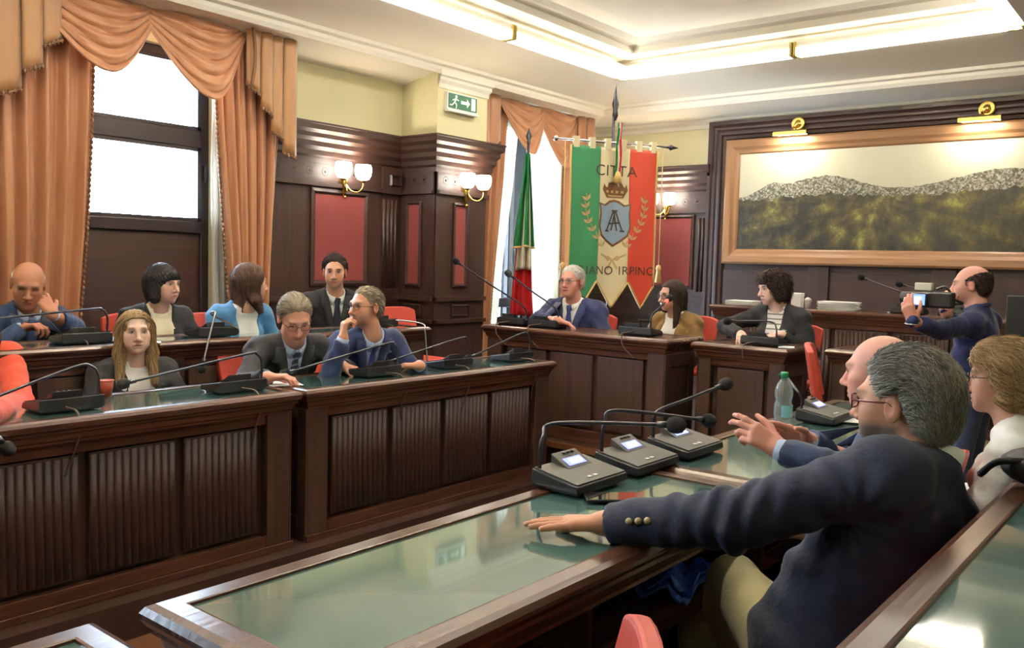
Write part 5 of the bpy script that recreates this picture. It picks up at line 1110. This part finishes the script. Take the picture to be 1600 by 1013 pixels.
# ------------------------------------------------------------------ people
UP = A_(0, 0, 1)
def hm_(n, a, b): return hair_mat('hair_'+n, a, b)
HB, HW, HG = hm_('black', (18, 16, 18), (38, 33, 34)), hm_('white', (196, 190, 184), (228, 224, 220)), hm_('grey', (104, 100, 92), (176, 170, 158))
HBR, HBL, HDB, HSG = hm_('brown', (52, 36, 30), (84, 62, 52)), hm_('blonde', (128, 102, 72), (196, 166, 124)), hm_('darkbrown', (34, 25, 22), (58, 44, 38)), hm_('sandgrey', (110, 98, 82), (150, 138, 120))
HLB = hm_('lightbrown', (128, 98, 66), (208, 176, 132))
CW = cloth('cloth_white', (236, 234, 230), (244, 243, 240), .7, sheen=.1); CB = cloth('cloth_pale_blue', (176, 194, 226), (196, 210, 236), .7); CC = cloth('cloth_cream', (238, 224, 190), (246, 236, 208), .6)
CK = cloth('cloth_black', (22, 22, 25), (34, 33, 37)); CN = cloth('cloth_navy', (28, 33, 52), (38, 44, 66)); CNB = cloth('cloth_navy_bright', (24, 31, 66), (34, 43, 84)); CD = cloth('cloth_charcoal', (36, 36, 40), (48, 47, 52))
CT = cloth('cloth_teal_blue', (62, 112, 160), (84, 136, 184)); CR_ = cloth('cloth_coral', (228, 78, 56), (238, 98, 72)); CBN = cloth('cloth_tan_brown', (112, 84, 46), (134, 104, 62)); CKH = cloth('cloth_khaki', (168, 158, 116), (184, 174, 132)); CSL = cloth('cloth_slate_navy', (44, 54, 82), (56, 68, 98))
CBL = cloth('cloth_shirt_navy', (28, 34, 74), (38, 46, 94)); TN = cloth('tie_navy', (40, 48, 104), (52, 62, 124), .5); TK = cloth('tie_black', (20, 22, 32), (32, 34, 46), .5); TB = cloth('tie_blue', (108, 132, 196), (126, 150, 210), .5)
def stripe_mat(name, c1, c2, freq, rot):
    m = mat(name, srgb(*c1), .55); nt = m.node_tree; tc = nt.nodes.new('ShaderNodeTexCoord'); mp = nt.nodes.new('ShaderNodeMapping'); mp.inputs['Rotation'].default_value = rot; w = nt.nodes.new('ShaderNodeTexWave'); w.inputs['Scale'].default_value = freq; w.bands_direction = 'Z'
    cr = nt.nodes.new('ShaderNodeValToRGB'); cr.color_ramp.elements[0].position = .78; cr.color_ramp.elements[1].position = .84; cr.color_ramp.elements[0].color = srgb(*c1); cr.color_ramp.elements[1].color = srgb(*c2)
    nt.links.new(tc.outputs['Object'], mp.inputs[0]); nt.links.new(mp.outputs[0], w.inputs[0]); nt.links.new(w.outputs[0], cr.inputs[0]); nt.links.new(cr.outputs[0], nt.nodes['Principled BSDF'].inputs['Base Color']); return m
TS = stripe_mat('tie_striped', (46, 48, 72), (150, 150, 168), 14, (0, R_(35), 0)); CST = stripe_mat('cloth_striped', (226, 222, 212), (120, 112, 104), 9, (0, 0, 0))
G_dark = mat('glasses_dark', srgb(36, 28, 28), .3); G_metal = M_gun; G_brown = mat('glasses_brown', srgb(110, 44, 36), .3)
down = lambda P: np.stack([np.sign(P[:, 0])*2.2*np.clip((P[:, 2]-.02)/.06, 0, 1)+P[:, 0]*2, -.5*np.clip((P[:, 2]-.02)/.06, 0, 1), -1+0*P[:, 2]], 1)
back = lambda P: np.stack([P[:, 0]*4, -1+0*P[:, 1], -.5-3*np.maximum(0, -P[:, 1]-.03)], 1)
YS = 9
fringe_bald = [.060, .052, .046, .044, .040, .034, .022, .0, -.2, -.2, -.2]
def tk(px, py, z): return at(px, py, 2, z)
def long_hair(dz, wid=.086, fr=.0, back_l=None, r=.030):
    P = []
    for s in (-1, 1): P += [rcone((s*.064, -.012, .03), (s*wid, -.004, -.11), .030, r, k=.03), rcone((s*wid, -.004, -.11), (s*(wid+.002), .02+fr, dz), r, r*.7, k=.03)]
    return P+[rcone((0, -.058, .0), (0, -.072, back_l or dz), .074, .050, k=.03)]
# --- front row, window side
fl, se = .16, .61
pp = person('person in a coral red top at the far left edge', dict(head=atd(-46, 492, 4.12), hyaw=-20, yaw=-4, arm_l=dict(el=atd(30, 634, 4.0), wr=tk(-25, 650, T1+.05), d=-CR, n=-UP), armk=1.15, seat=se, floor=fl, s=.95, bust=1, wear='top', top_name='dress', top=CR_, skin='fair', hair=HBR, hair_add=long_hair(-.2), face_cut=(.054, .02, .062, .05), bottom=CK, shoulder=1.0, comb=down, strand_l=.12))
pb = person('blonde woman in black jacket and white blouse at the front row', dict(head=atd(212, 520, 4.62), hyaw=-20, hpitch=4, yaw=-8, seat=se, floor=fl, s=.93, hs=.97, bust=1, wear='blazer', top=CK, shirt=CW, shirt_name='blouse', vw=.075, vflare=.05, vdepth=.42, lapel=False, skin='pale', lips=(176, 104, 100), brow=(110, 84, 62), hair=HBL, hair_t=.012, hair_add=long_hair(-.27, .080, .035, -.2, r=.026), face_cut=(.050, .015, .078, .10), comb=down, strands=1500, strand_l=.17, strand_r=.0024, lift=.008, jit=.12, hvox=.0036, jaw=.95, gaze=.002))
pg = person('man with glasses in dark suit and striped tie looking down', dict(head=atd(461, 497, 4.85), hyaw=-22, hpitch=-30, hroll=4, hs=1.06, yaw=-14, seat=se, floor=fl, lean=.28, thigh=.37, footback=.12, fat=1.14, build=1.1, wear='suit', top=CD, shirt=CB, tie=TS, skin='pink', hair=HSG, hair_t=.011, hairline=HL(.014), glasses=G_dark, brow=(120, 104, 88), chub=1, wide=1.04, eyes=.6, comb=back, strand_l=.05, hvox=.0036, folds=.005,
    arm_l=dict(wr=tk(534, 572, T1+.045), d=CR*.9-UP*.25, n=-UP, curl=(.5, .55, .6, .6), hint=-UP*.6+A_(0, 1, 0)), arm_r=dict(wr=tk(418, 590, T1+.04), d=CR*.8+CF*.1, n=-UP, curl=(.5, .6, .6, .6))))
pn = person('grey haired man in navy suit resting chin on his hand', dict(head=atd(571, 480, 5.15), hyaw=-92, hpitch=2, yaw=-12, seat=se, floor=fl, lean=.30, thigh=.36, footback=.14, wear='suit', top=cloth('cloth_blue_suit', (27, 36, 70), (36, 48, 90)), shirt=CB, tie=TN, skin='mid', hair=HSG, hair_t=.009, hairline=HL(.012), glasses=G_metal, brow=(110, 96, 84), comb=back, strand_l=.035, hvox=.0036, beard=(130, 110, 96), beard_a=.25,
    arm_r=dict(wr=atd(536, 530, 4.90), d=atd(541, 492, 4.92)-atd(536, 530, 4.90), n=nrm(CR*.8+CF*.5), curl=(1.0, 1.1, 1.1, 1.1), thumb=(.2, .4), hint=-UP*.9-A_(0, .4, 0)), arm_l=dict(wr=tk(655, 572, T1+.04), d=-CR*.9-CF*.1, n=-UP, curl=(.4, .45, .5, .5))))
# --- second row, window side
fl, se = .335, .785
pr_ = person('bald man in blue suit rubbing one eye with his hand', dict(head=atd(44, 445, 5.02), hyaw=-22, hpitch=-20, hroll=-4, hs=1.08, yaw=-6, seat=se, floor=fl, lean=.16, fat=1.08, wear='suit', top=cloth('cloth_mid_navy', (34, 50, 84), (46, 64, 100)), shirt=CB, tie=TB, skin='tan', hair=HW, hair_t=.006, bald_z=fringe_bald, brow=(110, 90, 76), brow_a=.45, eyes=.35, strands=150, strand_l=.02, chub=1, wide=1.03, hvox=.0036,
    arm_l=dict(wr=atd(80, 490, 4.80), d=atd(60, 454, 4.84)-atd(80, 490, 4.80), n=nrm(-CR*.5+CF*.8), curl=(.55, .8, 1.1, 1.2), thumb=(.2, .5), hint=-UP*.6+A_(.2, .8, 0)), arm_r=dict(wr=tk(34, 512, T2+.045), d=CR*.95+UP*.1, n=-UP, curl=(.7, .8, .9, .9), hint=-UP*.5-A_(0, .8, 0))))
pk_ = person('woman with black bob in black jacket and cream blouse looking right', dict(head=atd(256, 444, 5.42), hyaw=18, hpitch=-2, yaw=-6, seat=se, floor=fl, s=.93, bust=1, wear='blazer', top=CK, shirt=CC, shirt_name='blouse', vw=.07, vflare=.04, vdepth=.40, lapel=False, skin='fair', lips=(182, 116, 108), hair=HB, hair_t=.016, hair_add=[p for s in (-1, 1) for p in (rcone((s*.066, -.005, .03), (s*.080, .008, -.085), .034, .032, k=.03), rcone((s*.02, .07, .06), (s*.045, .066, .035), .022, .016, k=.02))]+[rcone((0, -.055, 0), (0, -.052, -.075), .082, .066, k=.03)], face_cut=(.052, .02, .022, .0), comb=down, strand_l=.08, strands=700, jit=.08, lift=.003))
pu = person('brown haired woman in blue jacket and white top turning away', dict(head=atd(392, 442, 5.62), hyaw=82, hpitch=-2, yaw=2, seat=se, floor=fl, lean=.16, thigh=.34, footback=.18, s=.94, bust=1, wear='blazer', top=CT, shirt=CW, shirt_name='blouse', vw=.085, vflare=.02, vdepth=.5, lapel=False, skin='fair', hair=HBR, hair_t=.014, hair_add=long_hair(-.17, .080, .01), face_cut=(.050, .025, .07, .02), comb=down, strand_l=.12, strands=1000, jit=.1))
pd = person('dark haired man in black suit sitting before the red panel', dict(head=atd(523, 425, 6.35), hyaw=-42, hpitch=-3, yaw=-25, seat=se, floor=fl, lean=.12, wear='suit', top=CK, shirt=CW, tie=TK, skin='mid', hair=HDB, hair_t=.018, hairline=HL(.014), brow=(30, 24, 22), brow_a=.95, beard=(110, 84, 72), beard_a=.35, comb=back, strand_l=.04, hvox=.0038,
    arm_l=dict(wr=tk(560, 492, T2+.05), d=-CR, n=-UP), arm_r=dict(wr=tk(505, 495, T2+.05), d=CR, n=-UP)))
# --- presiding desk
fl, se = .33, .78
pm = person('white haired man in navy suit speaking at the presiding desk', dict(head=atd(893, 440, 6.85), hyaw=-88, hpitch=0, yaw=-78, seat=se, floor=fl, lean=.08, fat=1.2, build=1.16, shoulder=1.1, wear='suit', top=CNB, shirt=CW, tie=TN, vw=.075, skin='pink', hair=HW, hair_t=.012, hairline=HL(.024), glasses=G_metal, brow=(150, 130, 116), chub=1, wide=1.08, comb=back, strand_l=.04, hvox=.0038,
    arm_r=dict(wr=tk(872, 501, TP+.06), d=nrm(CR*1.0-UP*.35), n=-UP, curl=(.45, .5, .55, .6), hint=-CR*1.0-UP*.3), arm_l=dict(hint=CR*1.0-UP*.5)))
ps = person('secretary with long brown hair and glasses in brown cardigan', dict(head=atd(1049, 462, 6.95), hyaw=-118, hpitch=-4, yaw=-95, seat=se, floor=fl, s=.92, bust=1, wear='blazer', top_name='cardigan', top=CBN, shirt=CW, shirt_name='blouse', vw=.07, vflare=.06, vdepth=.5, lapel=False, skin='fair', hair=HDB, hair_t=.011, hair_add=long_hair(-.26, .070, .0, r=.024), face_cut=(.050, .02, .07, .04), glasses=G_dark, comb=down, strand_l=.16, strands=800, jit=.1))
pc_ = person('woman with short curly dark hair in black blazer and striped top', dict(head=atd(1207, 450, 6.22), hyaw=-128, hpitch=-10, yaw=-92, seat=se-.02, floor=fl, s=.93, bust=1, wear='blazer', top=CK, shirt=CST, shirt_name='striped_top', vw=.06, vflare=.04, vdepth=.48, lapel=False, skin='pale', hair=HDB, hair_t=.020, hair_add=[p for s in (-1, 1) for p in (rcone((s*.07, -.01, .02), (s*.078, -.005, -.06), .036, .034, k=.03),)]+[rcone((0, -.06, .02), (0, -.06, -.07), .076, .060, k=.03), rcone((-.03, .05, .085), (.04, .05, .085), .03, .03, k=.03)], face_cut=(.050, .02, .035, .0), comb=down, strands=1100, strand_l=.06, strand_r=.0034, lift=.016, curl=1.2, jit=.4, ridge=.006,
    arm_r=dict(wr=tk(1158, 523, 1.10+.045), d=nrm(-CR*.2-CF*.8-UP*.2), n=-UP, curl=(.5, .55, .6, .6), hint=-CR-UP*.3), arm_l=dict(wr=tk(1222, 524, 1.10+.05), d=-CR*.8-CF*.4, n=-UP, curl=(.5, .55, .6, .6), hint=CR-UP*.5)))
# --- man filming
hd = atd(1516, 446, 5.45)
pf = person('balding man in navy shirt filming with a camcorder', dict(head=hd, hyaw=186, hpitch=-2, hs=1.04, yaw=176, floor=0.0, legs='stand', pelvis=(hd[0]+.06, hd[1]+.02, .88), wear='shirt', top_name='shirt', top=CBL, fat=1.12, build=1.06, skin='pink', hair=HDB, hair_t=.006, bald_z=[.085, .080, .074, .070, .062, .050, .036, .0, -.2, -.2, -.2], beard=(120, 96, 86), beard_a=.3, bottom=cloth('cloth_denim', (44, 54, 84)), comb=back, strand_l=.02, strands=300, cuffs=False,
    arm_l=dict(wr=atd(1426, 502, 5.05), d=nrm(atd(1414, 466, 5.05)-atd(1426, 502, 5.05)), n=nrm(CF*.7+CR*.6), curl=(.5, .6, .7, .8), thumb=(.3, .5), hint=-UP*1.0+CR*.1, cuff=.05), arm_r=dict(wr=atd(1478, 490, 5.28), d=nrm(atd(1472, 455, 5.28)-atd(1478, 490, 5.28)), n=-CF, curl=(.8, .9, .9, .9), hint=-UP+CR*.2, cuff=.03)))
pf['mbpart']('bracelet', MB().tube([atd(1424, 506, 5.05)+.034*(CR*math.cos(a)+CF*math.sin(a))+UP*.006*math.sin(a) for a in np.linspace(0, 2*math.pi, 17)], .005, 6, cap=False), M_chrome)
pf['mbpart']('shirt_collar', MB().tube([pf['NB']+UP*(.035+.02*math.cos(a-math.pi))+.066*(pf['F']*math.cos(a)+pf['L']*math.sin(a)) for a in np.linspace(.35, 2*math.pi-.35, 18)], .014, 8), CBL)
# --- near row
fl, se = .16, .61
bh = atd(1372, 582, 2.88)
pe = person('bald man in slate suit gesturing over the desk with both hands', dict(head=bh, hyaw=178, hpitch=-3, hs=1.05, yaw=178, seat=se, floor=fl, lean=.10, fat=1.12, build=1.1, wear='suit', top=CSL, shirt=CB, skin='pink', hair=HSG, hair_t=.004, bald_z=[.085, .078, .070, .064, .056, .048, .034, .0, -.2, -.2, -.2], brow=(150, 130, 110), strands=500, strand_l=.02, strand_r=.0010, comb=back, lift=.002, hvox=.0032, vox=.009,
    arm_l=dict(wr=atd(1216, 702, 2.70), d=nrm(atd(1168, 672, 2.72)-atd(1216, 702, 2.70)), n=nrm(CF*.8-UP*.3), curl=(.35, .5, .8, .9), thumb=(.4, .2), vox=.0032, el=atd(1326, 742, 2.60)), arm_r=dict(wr=atd(1262, 690, 2.92), d=nrm(atd(1165, 655, 2.88)-atd(1262, 690, 2.92)), n=nrm(-CF*.6-UP*.6), curl=(.15, .3, .7, .9), thumb=(.5, .2), vox=.0032, el=atd(1345, 728, 3.02))))
nh = atd(1408, 630, 2.10)
comb_n = lambda P: np.stack([P[:, 0]*5+.3, -.7+4*np.maximum(0, P[:, 1]), .35-7*np.maximum(0, -P[:, 1]-.02)-6*np.maximum(0, .03-P[:, 2])*1.0], 1)
pnr = person('grey haired bearded man in navy jacket with arm along the desk', dict(head=nh, hyaw=172, hpitch=-2, hs=1.05, yaw=172, seat=se-.02, floor=fl, neck=nh+A_(.065, -.01, -.165), pelvis=(-.66, 2.0, .70), wear='suit', top=CN, shirt=CW, lapel=True, build=1.18, fat=1.10, shoulder=1.08, armk=1.16, skin='mid', hair=HG, hair_t=.015, hairline=HL(.006, .012), beard=(92, 84, 78), beard_a=.9, brow=(70, 60, 54), glasses=G_brown, gr=1.6, comb=comb_n, strands=6500, strand_l=.06, strand_r=.0014, lift=.010, jit=.17, hvox=.0026, hair_vox=.005, vox=.0075, folds=.0035, wrinkle=.008, collar_up=.022, bottom=CKH, tvox=.011, ease=.014, cuffs=False,
    knee_l=at(1146, 905, 0, -1.0), ankle_l=at(1146, 905, 0, -1.0)+A_(.06, 0, -.45), knee_r=(-1.14, 2.30, .66), ankle_r=(-1.12, 2.32, .25),
    arm_l=dict(wr=tk(946, 818, T1+.036), d=nrm(tk(812, 822, T1+.02)-tk(946, 818, T1+.036)), n=-UP, curl=(.03, .02, .03, .04), thumb=(-.05, .0), spread=.02, vox=.0026, hint=-UP*.4+A_(0, -.6, 0), cuff=.01), arm_r=dict(wr=A_(-.86, 2.44, .86), hint=-UP*.6+A_(.5, .4, 0))))
pw = person('woman with short light hair in white jacket at the right edge', dict(head=atd(1566, 592, 2.90), hyaw=182, hpitch=-2, yaw=180, seat=se, floor=fl, s=.95, bust=1, wear='blazer', top=CW, shirt=CC, shirt_name='blouse', lapel=False, skin='fair', hair=HLB, hair_t=.024, hair_add=[p for s in (-1, 1) for p in (rcone((s*.068, -.02, .03), (s*.072, -.03, -.05), .034, .028, k=.03),)]+[rcone((0, -.065, .02), (0, -.055, -.075), .078, .056, k=.03), rcone((-.03, .045, .085), (.03, .045, .085), .034, .034, k=.03)], face_cut=(.085, .012, .05, .0), comb=back, strands=2600, strand_l=.07, strand_r=.0016, lift=.008, jit=.3, glasses=G_metal, earring=1, vox=.009, hvox=.0034))
# sleeve buttons
sh, el, wr, a = pnr['arms']['l']; dv = nrm(wr-el)
for k in range(3):
    c = wr-dv*(.050+.022*k); pr2 = c+nrm(-CF*.9+UP*.25)*.09
    for _ in range(40): pr2 = pr2-nrm(-CF*.9+UP*.25)*max(float(evalp(pnr['jk'], pr2[None])[0])-.002, -.003)
    pnr['mbpart']('button', MB().sphere(pr2, .0085, 10, 6), mat('button_horn', srgb(170, 150, 110), .3))

# ------------------------------------------------------------------ camcorder in the man's hands
cc = atd(1462, 468, 5.14); t = thing('camcorder', 'black camcorder with open blue screen held by the man filming', 'camcorder', cc, R_(176))
obj('body', MB().box((-.10, -.04, -.05), (.12, .035, .045)), M_black, t, bevel=.012)
obj('lens', MB().lathe([(.036, 0), (.04, .01), (.04, .07), (.034, .075), (.0, .06)], (.12, 0, 0), axis='x', n=18), M_black, t, smooth=True)
ld = obj('flip_screen', MB().box((.03, .052, -.045), (.145, .062, .035)), M_black, t, bevel=.004); obj('picture', MB().box((.04, .062, -.036), (.125, .0635, .028)), mat('cam_picture', srgb(90, 120, 220), .2, emit=srgb(110, 140, 240), estr=1.0), ld); obj('picture_figure', MB().box((.06, .0636, -.03), (.10, .0645, .015)), mat('cam_picture2', srgb(200, 210, 240), .2, emit=srgb(200, 214, 250), estr=.9), ld)
obj('battery_pack', MB().box((.02, -.02, .05), (.115, .025, .095)), mat('cream_plastic', srgb(226, 222, 200), .5), t, bevel=.005); obj('top_handle', MB().tube(bez([(-.08, 0, .04), (-.05, 0, .075), (.0, 0, .06)], 6), .008, 8), M_black, t); obj('strap', MB().tube(bez([(-.09, -.04, .0), (-.12, -.09, -.02), (-.02, -.095, -.02), (.08, -.05, 0)], 8), .008, 6), M_black, t)

# ------------------------------------------------------------------ chairs
def under(p, rot, z, label): c = p['PV']; chair(c[0], c[1], z, rot, label)
under(pp, H90, .16, 'red chair under the person in coral'); under(pb, H90, .16, 'red chair under the blonde woman'); under(pg, H90, .16, 'red chair under the man looking down'); under(pn, H90, .16, 'red chair under the chin resting man')
under(pr_, H90, .335, 'red chair under the eye rubbing man'); under(pk_, H90, .335, 'red chair under the black bob woman'); under(pu, H90, .335, 'red chair under the woman in blue jacket'); under(pd, H90, .335, 'red chair under the man before the red panel')
under(pm, 0, .33, 'red chair under the man at the presiding desk'); under(ps, 0, .33, 'red chair under the secretary'); under(pc_, 0, .33, 'red chair under the curly haired woman')
pe['PV'] = pe['PV']-A_(.17, 0, 0); under(pe, -H90, .16, 'red chair under the gesturing bald man'); under(pnr, -H90, .16, 'red chair under the man with outstretched arm'); pw['PV'] = pw['PV']-A_(.24, 0, 0); under(pw, -H90, .16, 'red chair under the woman in white')
chair(-5.05, 5.0, .30+.035, H90, 'empty red chair at the end of the second row')
q = at(1279, 542, 2, 1.19); chair(q[0]+.22, q[1]+.02, .33, 1.90, 'empty red chair beside the small desk of the curly haired woman')
q = at(986, 1030, 2, 1.03); chair(q[0]-.20, q[1]-.13, .16, -1.0, 'empty red chair whose back edge shows at the bottom')
